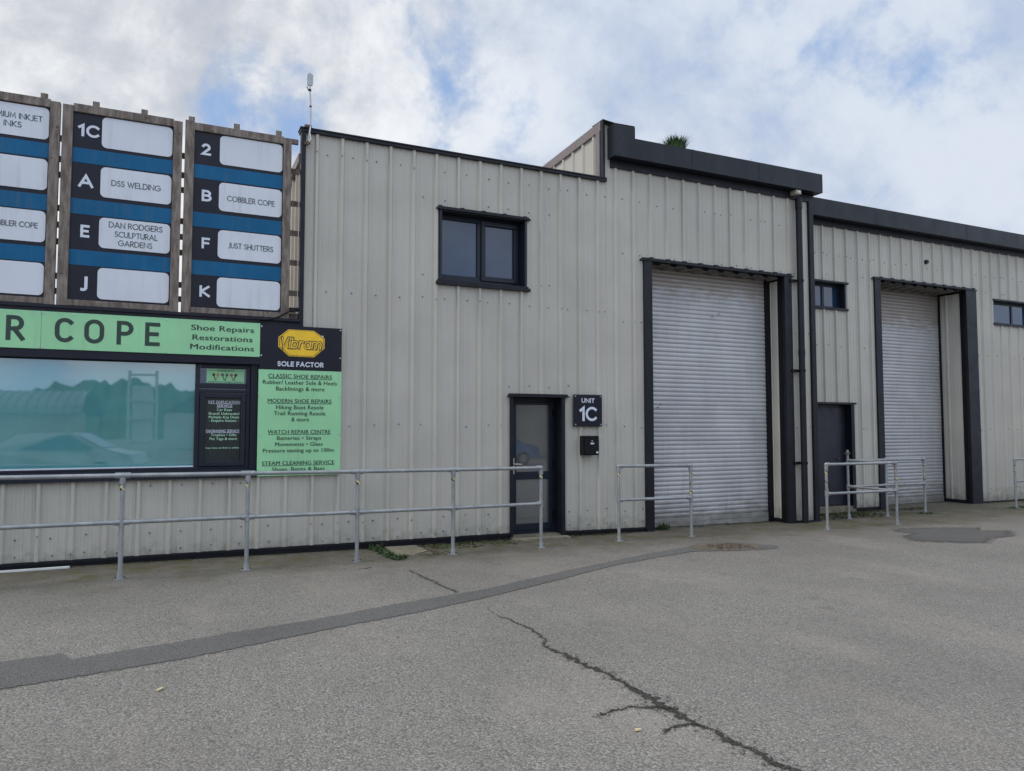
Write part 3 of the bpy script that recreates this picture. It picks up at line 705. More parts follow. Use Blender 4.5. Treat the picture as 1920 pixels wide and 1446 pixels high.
GLY['R'] = (.58, [[(0, 0), (0, 1)], [(0, 1), (.27, 1)] + arc(.27, .73, .27, .27, 90, -90, 10)[1:] + [(0, .46)], [(.24, .46), (.58, 0)]])
GLY['S'] = (.50, [arc(.26, .75, .23, .25, 35, 270, 12)[:-1] + arc(.24, .25, .26, .25, 90, -150, 12)])
GLY['T'] = (.60, [[(0, 1), (.60, 1)], [(.30, 1), (.30, 0)]])
GLY['U'] = (.66, [[(0, 1), (0, .33)] + arc(.33, .33, .33, .33, 180, 360, 12) + [(.66, 1)]])
GLY['W'] = (1.14, [[(0, 1), (.28, 0), (.57, .9), (.86, 0), (1.14, 1)]])
GLY['1'] = (.34, [[(0, .80), (.30, 1.0), (.30, 0)]])
GLY['2'] = (.58, [arc(.28, .71, .27, .29, 155, -28, 12) + [(0, 0), (.60, 0)]])
GLY['o'] = (.66, [arc(.33, .67, .33, .33, 180, 0, 10) + arc(.33, .33, .33, .33, 0, -180, 10) + [(0, .67)]])
GLY['c'] = (.62, [arc(.33, .67, .33, .33, 40, 180, 8) + arc(.33, .33, .33, .33, 180, 320, 8)])
GLY['v'] = (.62, [[(0, 1), (.26, 0), (.62, 1)]])
GLY['i'] = (.0, [[(0, 0), (0, .68)], [(0, .84), (0, 1.0)]])
GLY['b'] = (.56, [[(0, 1), (0, .0)], arc(.28, .34, .28, .34, 180, -180, 18)])
GLY['r'] = (.34, [[(0, 0), (0, .68)], arc(.26, .36, .24, .32, 170, 60, 6)])
GLY['a'] = (.56, [arc(.28, .34, .28, .34, 0, 360, 18), [(.56, .68), (.56, 0)]])
GLY['m'] = (.86, [[(0, 0), (0, .68)], [(0, .42)] + arc(.21, .44, .21, .24, 180, 0, 8) + [(.42, 0)], [(.42, .42)] + arc(.64, .44, .22, .24, 180, 0, 8) + [(.86, 0)]])
def stroke_text(mb, s, x0, x1, zb, cap, Y, t, gap=.2, mi=0, th=.002, skew=0):
    """geometric sans lettering: strokes of width t (share of cap height) fitted to x0..x1"""
    pen = 0; st = []
    for ch in s:
        if ch == ' ': pen += .42; continue
        w, ss = GLY[ch]
        for l in ss: st.append([(pen + x + skew * y, y) for x, y in l])
        pen += w + gap + t * .6
    mn = min(p[0] for l in st for p in l) - t / 2; mxx = max(p[0] for l in st for p in l) + t / 2
    ky = (1 - t); sx = (x1 - x0) / (mxx - mn); kz = cap
    for i, l in enumerate(st):
        Q = [Vector((x0 + (p[0] - mn) * sx, zb + (t / 2 + p[1] * ky) * kz)) for p in l]
        hw = t * cap / 2; n = len(Q); closed = (Q[0] - Q[-1]).length < 1e-4 or (n > 20 and (Q[0] - Q[-1]).length < .12 * cap)
        if not closed:            # square ends, so that stems reach the baseline and the cap line
            Q[0] = Q[0] + (Q[0] - Q[1]).normalized() * hw * .98; Q[-1] = Q[-1] + (Q[-1] - Q[-2]).normalized() * hw * .98
        Lf = []; Rt = []
        for k in range(n):
            if closed: a = Q[k - 1] if k else Q[-2]; b = Q[k + 1] if k < n - 1 else Q[1]
            else: a = Q[max(k - 1, 0)]; b = Q[min(k + 1, n - 1)]
            d1 = (Q[k] - a); d2 = (b - Q[k])
            if d1.length < 1e-7: d1 = d2
            if d2.length < 1e-7: d2 = d1
            d1.normalize(); d2.normalize(); n1 = Vector((-d1.y, d1.x)); n2 = Vector((-d2.y, d2.x)); nn = n1 + n2
            if nn.length < .2: nn = n1
            nn.normalize(); c = max(nn.dot(n1), .45)
            Lf.append(Q[k] + nn * hw / c); Rt.append(Q[k] - nn * hw / c)
        y0 = Y - th - .0004 * (i % 5)
        for k in range(n - 1):
            mb.quad([(Rt[k].x, y0, Rt[k].y), (Rt[k + 1].x, y0, Rt[k + 1].y), (Lf[k + 1].x, y0, Lf[k + 1].y), (Lf[k].x, y0, Lf[k].y)], mi)
            mb.quad([(Lf[k].x, Y, Lf[k].y), (Lf[k].x, y0, Lf[k].y), (Lf[k + 1].x, y0, Lf[k + 1].y), (Lf[k + 1].x, Y, Lf[k + 1].y)], mi)
            mb.quad([(Rt[k].x, y0, Rt[k].y), (Rt[k].x, Y, Rt[k].y), (Rt[k + 1].x, Y, Rt[k + 1].y), (Rt[k + 1].x, y0, Rt[k + 1].y)], mi)
def font_mesh(s, off=0):
    cu = bpy.data.curves.new('t', 'FONT'); cu.body = s; cu.size = 1; cu.offset = off; cu.resolution_u = 3; cu.space_character = 1.04
    o = bpy.data.objects.new('t', cu); COL.objects.link(o)
    me = bpy.data.meshes.new_from_object(o, depsgraph=bpy.context.evaluated_depsgraph_get())
    v = [tuple(q.co) for q in me.vertices]; f = [tuple(p.vertices) for p in me.polygons]
    bpy.data.objects.remove(o); bpy.data.curves.remove(cu); bpy.data.meshes.remove(me); return v, f
_h = font_mesh('H'); CAPH = max(p[1] for p in _h[0])
def font_text(mb, s, x0, x1, zb, cap, Y, off=.018, mi=0, underline=False):
    v, f = font_mesh(s, 0)
    a = min(p[0] for p in v); b = max(p[0] for p in v); sx = (x1 - x0) / (b - a); sz = cap / CAPH
    for e in range(3):            # struck three times a hair apart for a bold face
        n = len(mb.v); mb.v += [(x0 + (p[0] - a + (e - 1) * off) * sx, Y - .0025 - e * .0003, zb + p[1] * sz) for p in v]
        for q in f:
            A, B, C = (Vector((v[i][0], v[i][1], 0)) for i in q[:3])
            q = q if (B - A).cross(C - A).z > 0 else q[::-1]
            mb.f.append(tuple(n + i for i in q)); mb.m.append(mi)
    if underline:
        mb.box(x0, x1, Y - .002, Y - .001, zb - cap * .22, zb - cap * .10, mi)
def rrect(x0, x1, z0, z1, r, n=5):
    pts = []
    for cx, cz, a in ((x1 - r, z0 + r, -90), (x1 - r, z1 - r, 0), (x0 + r, z1 - r, 90), (x0 + r, z0 + r, 180)):
        pts += [(cx + r * math.cos(R(a + 90 * i / n)), cz + r * math.sin(R(a + 90 * i / n))) for i in range(n + 1)]
    return pts

# ------------------------------------------------------------------ tenant signs in timber frames, above the shop roof
tr = thing('timber_trellis', 'weathered horizontal and upright battens behind the framed tenant signs', 'trellis', (-.5, 10.1, 3))
for z in (5.03, 4.78, 4.59, 4.19, 3.99, 3.79, 3.38, 3.20):
    full = z in (5.03, 4.59, 4.19, 3.79, 3.38)
    m = MB(); m.box(-2.6, 1.57 if full else 1.0, 10.085, 10.115, z - .035, z + .035); m.build('batten', 'timber', tr)
for x in (-1.90, -1.364, -.829, -.305, .232, .771, 1.297):
    m = MB(); m.box(x - .036, x + .036, 10.045, 10.084, 3.02, 5.525 + (.01 if x > 0 else 0)); m.build('upright', 'timber', tr)
m = MB(); m.box(1.0, 1.55, 10.045, 10.084, 5.39, 5.455); m.build('batten', 'timber', tr)
m = MB(); m.box(1.46, 1.57, 10.02, 10.08, 3.01, 3.10); m.build('batten', 'timber', tr)
ROWS = [(4.955, 5.330), (4.353, 4.720), (3.738, 4.105), (3.120, 3.496)]
STR = [(4.740, 4.915), (4.120, 4.304), (3.510, 3.692)]
def tenant(x0, label, letters, texts, tall=False):
    x1 = x0 + 1.085; t = thing('tenant_sign', label, 'sign', (x0 + .54, 10, 3.0), 'framed tenant signs above the shop')
    Y0 = 9.965; Y1 = 10.044
    for a, b, zt_ in ((x0 - .108, x0, 5.455 if tall else 5.41), (x1, x1 + .10, 5.42)):
        m = MB(); m.box(a, b, Y0, Y1, 3.015, zt_); m.build('frame_post', 'timber', t, bevel=.004)
    for a, b in ((5.342, 5.44), (3.022, 3.092)):
        m = MB(); m.box(x0 + .001, x1 - .001, Y0 + .006, Y1, a, b); m.build('frame_rail', 'timber', t, bevel=.004)
    m = MB(); m.box(x0, x1, 10.0, 10.03, 3.092, 5.342); pn = m.build('panel', 'navy', t)
    m = MB()
    for a, b in STR: m.box(x0 + .002, x1 - .002, 9.996, 10.0, a, b)
    m.build('stripe', 'blue', pn)
    for a, b in ROWS:
        m = MB(); m.plate(rrect(x0 + .302, x1 - .012, a, b, .055), 9.994, 9.9999); m.build('name_plate', 'card', t)
    m = MB()
    for s, a, b, z, c, w in letters:
        m = MB(); stroke_text(m, s, a, b, z, c, 9.9995, w); m.build('unit_letter', 'white', pn)
    for s, a, b, z, c in texts:
        m = MB(); stroke_text(m, s, a, b, z, c, 9.994, .115, gap=.17); m.build('text_line', 'ink', t)
tenant(-1.056, 'framed sign panel with rows 1C, A, E and J', [('1', -1.001, -.942, 5.060, .150, .2), ('C', -.918, -.785, 5.060, .150, .19), ('A', -.985, -.828, 4.447, .153, .19), ('E', -.944, -.855, 3.845, .150, .2), ('J', -.925, -.858, 3.215, .165, .2)],
       [('DSS WELDING', -.638, -.101, 4.504, .072), ('DAN RODGERS', -.652, -.071, 3.994, .072), ('SCULPTURAL', -.586, -.122, 3.885, .070), ('GARDENS', -.548, -.179, 3.779, .070)])
tenant(.267, 'framed sign panel with rows 2, B, F and K, nearest the unit wall', [('2', .353, .464, 5.045, .151, .2), ('B', .366, .485, 4.452, .146, .2), ('F', .379, .475, 3.848, .139, .2), ('K', .366, .490, 3.233, .144, .2)],
       [('COBBLER COPE', .668, 1.251, 4.489, .071), ('JUST SHUTTERS', .694, 1.241, 3.883, .071)], True)
tenant(-2.372, 'framed sign panel cut by the left edge, its top plate reading INKJET INKS', [],
       [('PREMIUM INKJET', -1.946, -1.366, 5.156, .067), ('INKS', -1.742, -1.569, 5.054, .069), ('COBBLER COPE', -1.877, -1.375, 3.896, .065)])
# cable looping from the sign base
t = thing('cable', 'black cable with a small fitting looping off the last sign frame above the logo board', 'cable', (1.4, 9.95, 3.05))
m = MB(); m.path([(1.15, 9.92, 3.0), (1.2, 9.90, 2.985), (1.30, 9.90, 3.015), (1.40, 9.90, 3.075), (1.48, 9.92, 3.12), (1.53, 9.95, 3.13)], .012, 8); m.build('lead', 'black', t, smooth=True)
m = MB(); m.box(1.45, 1.53, 9.92, 9.98, 3.10, 3.16); m.sphere((1.55, 9.95, 3.14), .03, 10, 7); m.build('fitting', 'black', t, smooth=True)

# ------------------------------------------------------------------ shop signs
t = thing('shop_fascia_sign', 'long green shop fascia sign with big dark letters R COPE', 'sign', (-1, 9.92, 2.5))
for a, b in ((-3.9, -1.296), (-1.293, 1.092)):
    m = MB(); m.box(a, b, 9.915, 9.93, 2.495, 2.928); m.build('board', 'green', t)
m = MB()
for s, a, b in (('c', -3.40, -3.225), ('o', -3.105, -2.91), ('B', -2.77, -2.61), ('B', -2.47, -2.31), ('L', -2.17, -2.03), ('E', -1.92, -1.77), ('R', -1.628, -1.456), ('c', -1.156, -.983), ('o', -.861, -.665), ('P', -.527, -.357), ('E', -.223, -.070)):
    m = MB(); stroke_text(m, s, a, b, 2.578, .285, 9.915, .165); m.build('letter', 'inkg', t)
for s, a, b, z in (('Shoe Repairs', .282, 1.016, 2.800), ('Restorations', .298, 1.0, 2.679), ('Modifications', .276, 1.02, 2.563)):
    m = MB(); font_text(m, s, a, b, z, .065, 9.915); m.build('text_line', 'inkg', t)
def sign_screw(t, x, z, y, r=.010):
    m = MB(); m.disc_xz(x, z, y - .007, y, r, 12); m.build('screw', 'alu', t)
for x in (-1.31, -1.28, -.97, -.0, 1.075):
    for z in (2.91, 2.515): sign_screw(t, x, z, 9.915)

t = thing('services_sign', 'tall board with a yellow octagon logo above a green list of shoe repair services', 'sign', (1.6, 9.95, .97))
m = MB(); m.box(1.094, 2.142, 9.935, 9.95, 2.342, 2.920); m.build('logo_board', 'navy', t)
m = MB(); m.box(1.086, 2.142, 9.937, 9.95, .975, 2.3405); m.build('list_board', 'green', t)
oc = [(1.321, 2.64), (1.455, 2.522), (1.775, 2.518), (1.912, 2.64), (1.912, 2.775), (1.772, 2.870), (1.445, 2.872), (1.321, 2.765)]
cxo = 1.616; czo = 2.695
def scl(k): return [(cxo + (x - cxo) * k, czo + (z - czo) * k) for x, z in oc]
m = MB(); m.plate(scl(1.0), 9.930, 9.935, 0); m.plate(scl(.955), 9.9275, 9.930, 1); m.plate(scl(.93), 9.925, 9.9275, 0)
m.plate(scl(.86), 9.9235, 9.925, 0)
m.build('logo', ['yellow', 'ink'], t)
m = MB(); stroke_text(m, 'vibram', 1.355, 1.880, 2.612, .165, 9.9235, .21, gap=.10, skew=.16, mi=0)
stroke_text(m, 'vibram', 1.364, 1.871, 2.622, .145, 9.9200, .10, gap=.135, skew=.16, mi=1, th=.001)
m.build('logo_lettering', ['ink', 'yellow'], t)
m = MB(); stroke_text(m, 'SOLE FACTOR', 1.317, 1.903, 2.387, .066, 9.935, .2, gap=.22); m.build('text_line', 'white', t)
sign_screw(t, 1.885, 2.80, 9.935, .014)
for x in (1.112, 2.122):
    for z in (2.895, 2.52): sign_screw(t, x, z, 9.935, .011)
for s, a, b, z, c in [('CLASSIC SHOE REPAIRS', 1.206, 2.015, 2.235, .051), ('Rubber/ Leather Sole & Heels', 1.140, 2.081, 2.154, .051), ('Backlinings & more', 1.303, 1.920, 2.072, .052),
      ('MODERN SHOE REPAIRS', 1.204, 2.014, 1.913, .051), ('Hiking Boot Resole', 1.308, 1.911, 1.832, .051), ('Trail Running Resole', 1.282, 1.936, 1.753, .051), ('& more', 1.501, 1.723, 1.673, .052),
      ('WATCH REPAIR CENTRE', 1.211, 2.007, 1.512, .050), ('Batteries • Straps', 1.326, 1.885, 1.434, .048), ('Movements • Glass', 1.304, 1.907, 1.355, .047), ('Pressure testing up to 100m', 1.156, 2.052, 1.274, .048),
      ('STEAM CLEANING SERVICE', 1.147, 2.061, 1.111, .049), ('Shoes, Boots & Bags', 1.272, 1.935, 1.034, .047)]:
    m = MB(); font_text(m, s, a, b, z, c, 9.937, underline=s.isupper() and len(s) > 8); m.build('text_line', 'inkg', t)
for x, z in ((1.10, 2.0), (1.10, 1.5), (1.10, 1.02), (2.12, 2.0), (2.12, 1.5)): sign_screw(t, x, z, 9.937)

yp = 10.069
t = thing('key_service_poster', 'black poster with white and pale green key service text in the narrow side window', 'poster', (.68, yp, 1.17))
m = MB(); m.box(.468, .888, yp - .001, yp, 1.172, 1.968); m.build('sheet', plain('poster_black', (.014, .020, .020), .3), t)
for s, a, b, z, c in [('KEY DUPLICATION', .504, .888, 1.905, .034), ('SERVICE', .605, .787, 1.859, .032), ('ENGRAVING SERVICE', .481, .885, 1.538, .034)]:
    m = MB(); font_text(m, s, a * .98 + .012, min(b, .878), z - .005, c, yp - .001, underline=True); m.build('text_line', 'white', t)
for s, a, b, z, c in [('Car Keys', .606, .783, 1.803, .033), ('Brand/ Unbranded', .512, .872, 1.754, .033), ('Multiple Key Deals', .511, .872, 1.71, .032), ('- Enquire Instore -', .514, .868, 1.666, .033), ('Trophies • Gifts', .541, .842, 1.485, .032), ('Pet Tags & more', .528, .853, 1.436, .033), ('Scan here to find us online', .482, .88, 1.327, .022)]:
    m = MB(); font_text(m, s, a, b, z, c, yp - .001); m.build('text_line', 'palegreen', t)
t = thing('key_design_sticker', 'small green sticker with three pairs of coloured keys at the top of the side window', 'sticker', (.7, yp, 2.16))
m = MB(); m.box(.475, .925, yp - .001, yp, 2.160, 2.338); m.build('sheet', 'green', t)
m = MB(); font_text(m, 'FUNKEYS', .600, .802, 2.303, .024, yp - .001); font_text(m, 'Loads more designs instore', .50, .90, 2.168, .015, yp - .001)
m.box(.49, .59, yp - .003, yp - .0015, 2.315, 2.318); m.box(.81, .91, yp - .003, yp - .0015, 2.315, 2.318); m.build('lettering', 'inkg', t)
kc = [plain('key_' + n, c, .4) for n, c in (('orange', (.5, .2, .04)), ('tan', (.45, .3, .1)), ('grey', (.1, .12, .13)), ('pink', (.35, .1, .12)), ('black', (.03, .03, .03)))]
for i, (ca, cb) in enumerate(((4, 1), (2, 2), (3, 4))):
    m = MB(); x = .585 + i * .105
    for sx, ci in ((-1, 0), (1, 1)):
        m.disc_xz(x + sx * .026, 2.262, yp - .006, yp - .001, .019, 12, ci)
        m.quad([(x + sx * .004 - .005, yp - .004, 2.19), (x + sx * .004 + .005, yp - .004, 2.19), (x + sx * .024 + .006, yp - .004, 2.255), (x + sx * .024 - .006, yp - .004, 2.255)], ci)
    m.build('key_picture', [kc[ca], kc[cb]], t)

t = thing('unit_sign', 'square black sign reading UNIT 1C right of the glazed door', 'sign', (5.98, 9.94, 1.6))
m = MB(); m.box(5.725, 6.235, 9.935, 9.96, 1.608, 2.105); m.build('plate', 'navy', t, bevel=.004)
m = MB(); stroke_text(m, 'UNIT', 5.862, 6.096, 1.976, .071, 9.935, .19, gap=.2); m.build('text_line', 'white', t); m = MB(); stroke_text(m, '1', 5.828, 5.912, 1.693, .222, 9.935, .19); stroke_text(m, 'C', 5.937, 6.132, 1.693, .222, 9.935, .17)
m.build('text_line', 'white', t)
for x in (5.752, 6.208):
    for z in (1.637, 2.077): sign_screw(t, x, z, 9.935, .013)
t = thing('post_box', 'black wall letter box with a small white label under the unit sign', 'letter box', (5.98, 9.9, 1.16))
m = MB(); m.box(5.84, 6.125, 9.86, 9.965, 1.165, 1.465); m.build('body', 'black', t, bevel=.008)
m = MB(); m.box(5.865, 6.118, 9.845, 9.859, 1.18, 1.415); m.build('flap', 'black', t, bevel=.004)
m = MB(); m.box(5.855, 6.12, 9.85, 9.862, 1.425, 1.452); m.build('lid', 'black', t, bevel=.004)
m = MB(); m.box(5.965, 6.03, 9.8435, 9.845, 1.335, 1.357); m.disc_xz(5.995, 1.385, 9.840, 9.845, .010); m.box(6.068, 6.105, 9.8435, 9.845, 1.195, 1.222); m.build('label_plate', 'white', t)

# antenna on the corner
t = thing('antenna', 'white flat antenna on a thin pole at the left roof corner', 'antenna', (1.68, 9.93, 5.4))
m = MB(); m.path([(1.665, 9.93, 5.38), (1.672, 9.93, 5.5), (1.685, 9.93, 5.7), (1.68, 9.93, 5.95), (1.668, 9.93, 6.19)], .011, 10); m.build('pole', plain('pole_white', (.5, .5, .5), .5), t, smooth=True)
m = MB(); m.plate(rrect(1.632, 1.708, 6.175, 6.335, .025), 9.915, 9.945); m.box(1.66, 1.68, 9.92, 9.94, 6.335, 6.352); m.build('panel', plain('antenna_grey', (.42, .45, .48), .5), t, bevel=.006)
m = MB(); m.tube((1.67, 9.93, 6.10), (1.67, 9.93, 6.125), .019, 10); m.tube((1.682, 9.93, 5.88), (1.682, 9.93, 5.9), .016, 10); m.tube((1.65, 9.93, 6.11), (1.63, 9.93, 6.16), .006, 6); m.build('clamp', 'black', t)
m = MB(); m.box(1.61, 1.66, 9.915, 9.96, 5.36, 5.40); m.box(1.61, 1.70, 9.92, 9.955, 5.60, 5.635); m.tube((1.668, 9.925, 5.37), (1.668, 9.925, 5.42), .018, 8); m.build('bracket', 'rust', t)
m = MB(); m.path([(1.665, 9.91, 5.40), (1.69, 9.90, 5.44), (1.675, 9.905, 5.52), (1.685, 9.915, 5.62)], .006, 6); m.build('lead', 'white', t, smooth=True)

# ------------------------------------------------------------------ railings
RT = .0235
def tape(mb, x, y, z, h, rng, both=True):
    seg = 16; rows = 4
    for i in range(rows):
        for k in range(seg):
            a = 2 * PI * k / seg; b = 2 * PI * (k + 1) / seg; r = RT + .0022; z0 = z + h * i / rows; z1 = z + h * (i + 1) / rows
            mi = 0 if ((k + i * 1.6 + rng) % 8) < 4.5 else 1
            if random.Random(int(x * 91 + z * 777) + k // 3 * 5 + i // 2).random() < .36: continue      # worn away
            mb.quad([(x + r * math.cos(a), y + r * math.sin(a), z0), (x + r * math.cos(b), y + r * math.sin(b), z0), (x + r * math.cos(b), y + r * math.sin(b), z1), (x + r * math.cos(a), y + r * math.sin(a), z1)], mi)
def post(root, x, y, ztop, zmid, tapes=(), sleeve='tee', stub=0):
    g0 = gz(x); m = MB(); m.tube((x, y, g0), (x, y, ztop - (0 if stub else .02) + stub), RT, 16)
    p = m.build('post', 'galv', root, smooth=True)
    m = MB(); m.tube((x, y, g0 - .002), (x, y, g0 + .014), .062, 18); m.tube((x, y, g0 + .014), (x, y, g0 + .075), .033, 16, r2=.031)
    m.build('base_flange', 'galv', p, smooth=True)
    for s in (-1, 1):
        m = MB(); m.tube((x + s * .045, y, g0 + .014), (x + s * .045, y, g0 + .026), .009, 6); m.build('bolt', 'dark', p)
    m = MB(); m.tube((x, y, zmid - .045), (x, y, zmid + .045), .0315, 16)
    if sleeve == 'tee' or sleeve == 'end':
        m.tube((x, y, ztop - .085), (x, y, ztop - .018), .0315, 16); m.sphere((x, y, ztop), .0325, 14, 8)
    m.build('clamp', 'galv', p, smooth=True)
    if tapes:
        m = MB()
        for z, h, r in tapes: tape(m, x, y, z, h * .8, r)
        tp = m.build('warning_tape', ['tapey', 'black'], p)
    return p
def rail(root, a, b, ends=True):
    m = MB(); m.tube(a, b, RT, 16); m.build('rail', 'galv', root, smooth=True)
    A = Vector(a); B = Vector(b); d = (B - A).normalized()
    m = MB(); m.tube(A + d * .015, A + d * .075, .0315, 16); m.tube(B - d * .075, B - d * .015, .0315, 16); m.build('clamp', 'galv', root, smooth=True)
r1 = thing('railing', 'long galvanised tube railing in front of the shop window ending by the glazed door', 'railing', (2, 9, -.04))
PX = [-2.93, -1.65, -.38, .89, 2.17, 3.44, 4.76]; ry = lambda x: 8.97 + .045 * x
Z1 = lambda x: gz(x) + 1.095; Z2 = lambda x: gz(x) + .60
for i, x in enumerate(PX): post(r1, x, ry(x), Z1(x), Z2(x), [(Z1(x) - .155, .06, i * 2 + (3 if i == 4 else 0))])
for a, b in zip(PX, PX[1:]):
    rail(r1, (a, ry(a), Z1(a)), (b, ry(b), Z1(b))); rail(r1, (a, ry(a), Z2(a)), (b, ry(b), Z2(b)))
r2 = thing('railing', 'short two post tube railing standing before the left jamb of the big shutter', 'railing', (6.8, 9.28, -.08))
post(r2, 6.10, 9.28, gz(6.1) + 1.095, gz(6.1) + .60, [(gz(6.1) + .95, .05, 5)]); post(r2, 7.42, 9.27, gz(7.42) + 1.095, gz(7.42) + .60, [(gz(7.4) + .95, .05, 1), (gz(7.4) + .80, .05, 4), (gz(7.4) + .655, .05, 7)])
for h in (1.095, .60): rail(r2, (6.10, 9.28, gz(6.1) + h), (7.42, 9.27, gz(7.42) + h))
r3 = thing('railing', 'stepped tube railing with five posts in front of the dark steel door', 'railing', (12, 9.5, -.12))
Pz = [(10.12, 9.09), (11.79, 9.06), (11.72, 10.02), (12.74, 10.0), (13.82, 9.98)]
for i, (x, y) in enumerate(Pz):
    post(r3, x, y, gz(x) + 1.09, gz(x) + .60, [(gz(x) + .94, .05, i), (gz(x) + .78, .05, i + 3), (gz(x) + .66, .05, i + 5)] if i in (0, 1, 4) else (), stub=.20 if i == 2 else 0)
m = MB(); m.box(11.67, 11.77, 9.99, 10.05, 1.085, 1.12); m.build('bracket', 'rust', r3)
for i, j in ((0, 1), (1, 2), (2, 3), (3, 4)):
    for h in (1.09, .60): rail(r3, (*Pz[i], gz(Pz[i][0]) + h), (*Pz[j], gz(Pz[j][0]) + h))
r4 = thing('railing', 'tube railing cut off by the right edge below the small high window', 'railing', (17, 9.81, -.12))
Pe = [(16.48, 9.81), (17.9, 9.8)]
for i, (x, y) in enumerate(Pe): post(r4, x, y, gz(x) + 1.04, gz(x) + .57, [(gz(x) + .90, .05, 5), (gz(x) + .76, .05, 4), (gz(x) + .64, .05, 6)])
for h in (1.04, .57): rail(r4, (*Pe[0], gz(17) + h), (*Pe[1], gz(17) + h))
for r_ in (r1, r2, r3, r4): r_['group'] = 'galvanised tube railings along the units'

# ------------------------------------------------------------------ small things on the ground
def slab(name, pts, h0, label, cat, mat='concrete', g=None):
    m = MB(); Q = [(x, y) for x, y in pts]
    top = [(x, y, gz(x) + h0) for x, y in Q]; bot = [(x, y, gz(x) - .03) for x, y in Q]
    m.quad(top)
    for i in range(len(Q)):
        j = (i + 1) % len(Q); m.quad([bot[i], bot[j], top[j], top[i]])
    return tag(m.build(name, mat, bevel=.004), label, cat)
slab('inspection_cover', [(2.72, 9.18), (3.20, 9.22), (3.20, 9.95), (2.76, 9.95)], .02, 'square concrete inspection cover at the foot of the wall with weeds on its left edge', 'inspection cover')
slab('doorstep', [(4.66, 9.78), (5.58, 9.78), (5.60, 9.96), (4.68, 9.96)], .025, 'thin pale concrete doorstep below the glazed door', 'doorstep')
t = thing('drain_cover', 'rusty iron drain cover set in the dark asphalt strip before the big shutter', 'drain cover', (7.1, 8.25, -.08))
m = MB(); dc = [(6.92, 8.06), (7.52, 8.06), (7.52, 8.46), (6.92, 8.46)]
m.box(6.90, 7.54, 8.04, 8.48, -.12, gz(7.2) + .008); m.build('frame', 'rust', t)
m = MB()
for i in range(7):
    for j in range(4):
        if (i + j) % 2: continue
        m.box(6.95 + i * .082, 7.01 + i * .082, 8.08 + j * .095, 8.15 + j * .095, gz(7.2) + .008, gz(7.2) + .020)
m.build('lid', 'rust', t)
o = sheet('rust_stain', [(6.62, 8.2), (6.95, 8.02), (7.6, 7.95), (7.72, 8.2), (7.55, 8.52), (7.0, 8.58), (6.7, 8.45)], plain('rust_dirt', (.12, .098, .07), .95, var=.4, scale=14, bmp=.5), .0065, jag=.03); tag(o, kind='structure')
m = MB(); m.box(-1.60, -.93, 9.84, 9.89, gz(-1.2), gz(-1.2) + .022); o = m.build('plank', 'plank', bevel=.003); tag(o, 'thin white plastic strip lying on the asphalt at the wall foot on the far left', 'strip')
def chips(name, label, x, y, l, a):
    m = MB(); d = Vector((math.cos(a), math.sin(a))); n = Vector((-d.y, d.x)); z = gz(x)
    pts = [Vector((x, y)) + d * l * u + n * v for u, v in ((-.5, -.006), (-.1, -.010), (.5, -.004), (.45, .005), (.0, .009), (-.5, .006))]
    m.quad([(p.x, p.y, z + .014) for p in pts])
    for i in range(6):
        p = pts[i]; q = pts[(i + 1) % 6]; m.quad([(p.x, p.y, z + .006), (q.x, q.y, z + .006), (q.x, q.y, z + .014), (p.x, p.y, z + .014)])
    tag(m.build(name, 'chip'), label, 'wood chip')
chips('wood_splinter', 'pale wood splinter on the open asphalt at lower left', .02, 5.12, .06, .9)
chips('wood_splinter', 'pale wood splinter just below the branching crack', 2.36, 3.42, .035, -.3)

def blades(m, x, y, z, n, hgt, spread, rng, wid=.006, lean=.6, mi=0):
    for i in range(n):
        a = rng.uniform(0, 2 * PI); r = spread * math.sqrt(rng.random()); bx = x + r * math.cos(a); by = y + r * math.sin(a)
        h = hgt * rng.uniform(.45, 1.1); d = Vector((math.cos(a + rng.uniform(-.8, .8)), math.sin(a + rng.uniform(-.8, .8)), 0)); s = Vector((-d.y, d.x, 0)) * wid * rng.uniform(.6, 1.3)
        p0 = Vector((bx, by, z)); l = lean * rng.uniform(.2, 1.2) * h
        p1 = p0 + Vector((0, 0, h * .5)) + d * l * .3; p2 = p0 + Vector((0, 0, h * (.8 + .2 * rng.random()))) + d * l
        m.quad([p0 - s, p0 + s, p1 + s * .8, p1 - s * .8], mi); m.quad([p1 - s * .8, p1 + s * .8, p2], mi)
def leaves(m, x, y, z, n, hgt, spread, rng, size=.02, mi=0):
    for i in range(n):
        a = rng.uniform(0, 2 * PI); r = spread * math.sqrt(rng.random()); c = Vector((x + r * math.cos(a), y + r * math.sin(a), z + hgt * rng.random() * (1 - .5 * r / spread)))
        u = Vector((rng.gauss(0, 1), rng.gauss(0, 1), rng.gauss(0, .5))).normalized(); w = u.cross(Vector((rng.gauss(0, .4), rng.gauss(0, .4), 1))).normalized(); s = size * rng.uniform(.5, 1.3)
        m.quad([c - u * s, c + w * s * .5, c + u * s, c - w * s * .5], mi)
rng = random.Random(11)
m = MB()
for i in range(16):
    t_ = i / 15; leaves(m, 2.63 + .05 * t_ + rng.uniform(-.03, .03), 9.86 - .85 * t_, gz(2.7), 60, .05 + .03 * rng.random(), .07, rng, .020)
blades(m, 2.62, 9.88, gz(2.7), 60, .10, .10, rng); blades(m, 2.74, 9.1, gz(2.7), 70, .07, .08, rng)
tag(m.build('weeds', 'leaf'), 'low green weeds along the left edge of the concrete inspection cover', 'weeds', 'weeds growing along the walls')
m = MB(); leaves(m, 7.50, 10.10, gz(7.5), 130, .10, .11, rng, .024); blades(m, 7.5, 10.10, gz(7.5), 70, .15, .10, rng)
tag(m.build('weeds', 'leaf'), 'small weed tuft at the bottom left corner of the big shutter', 'weeds', 'weeds growing along the walls')
m = MB()
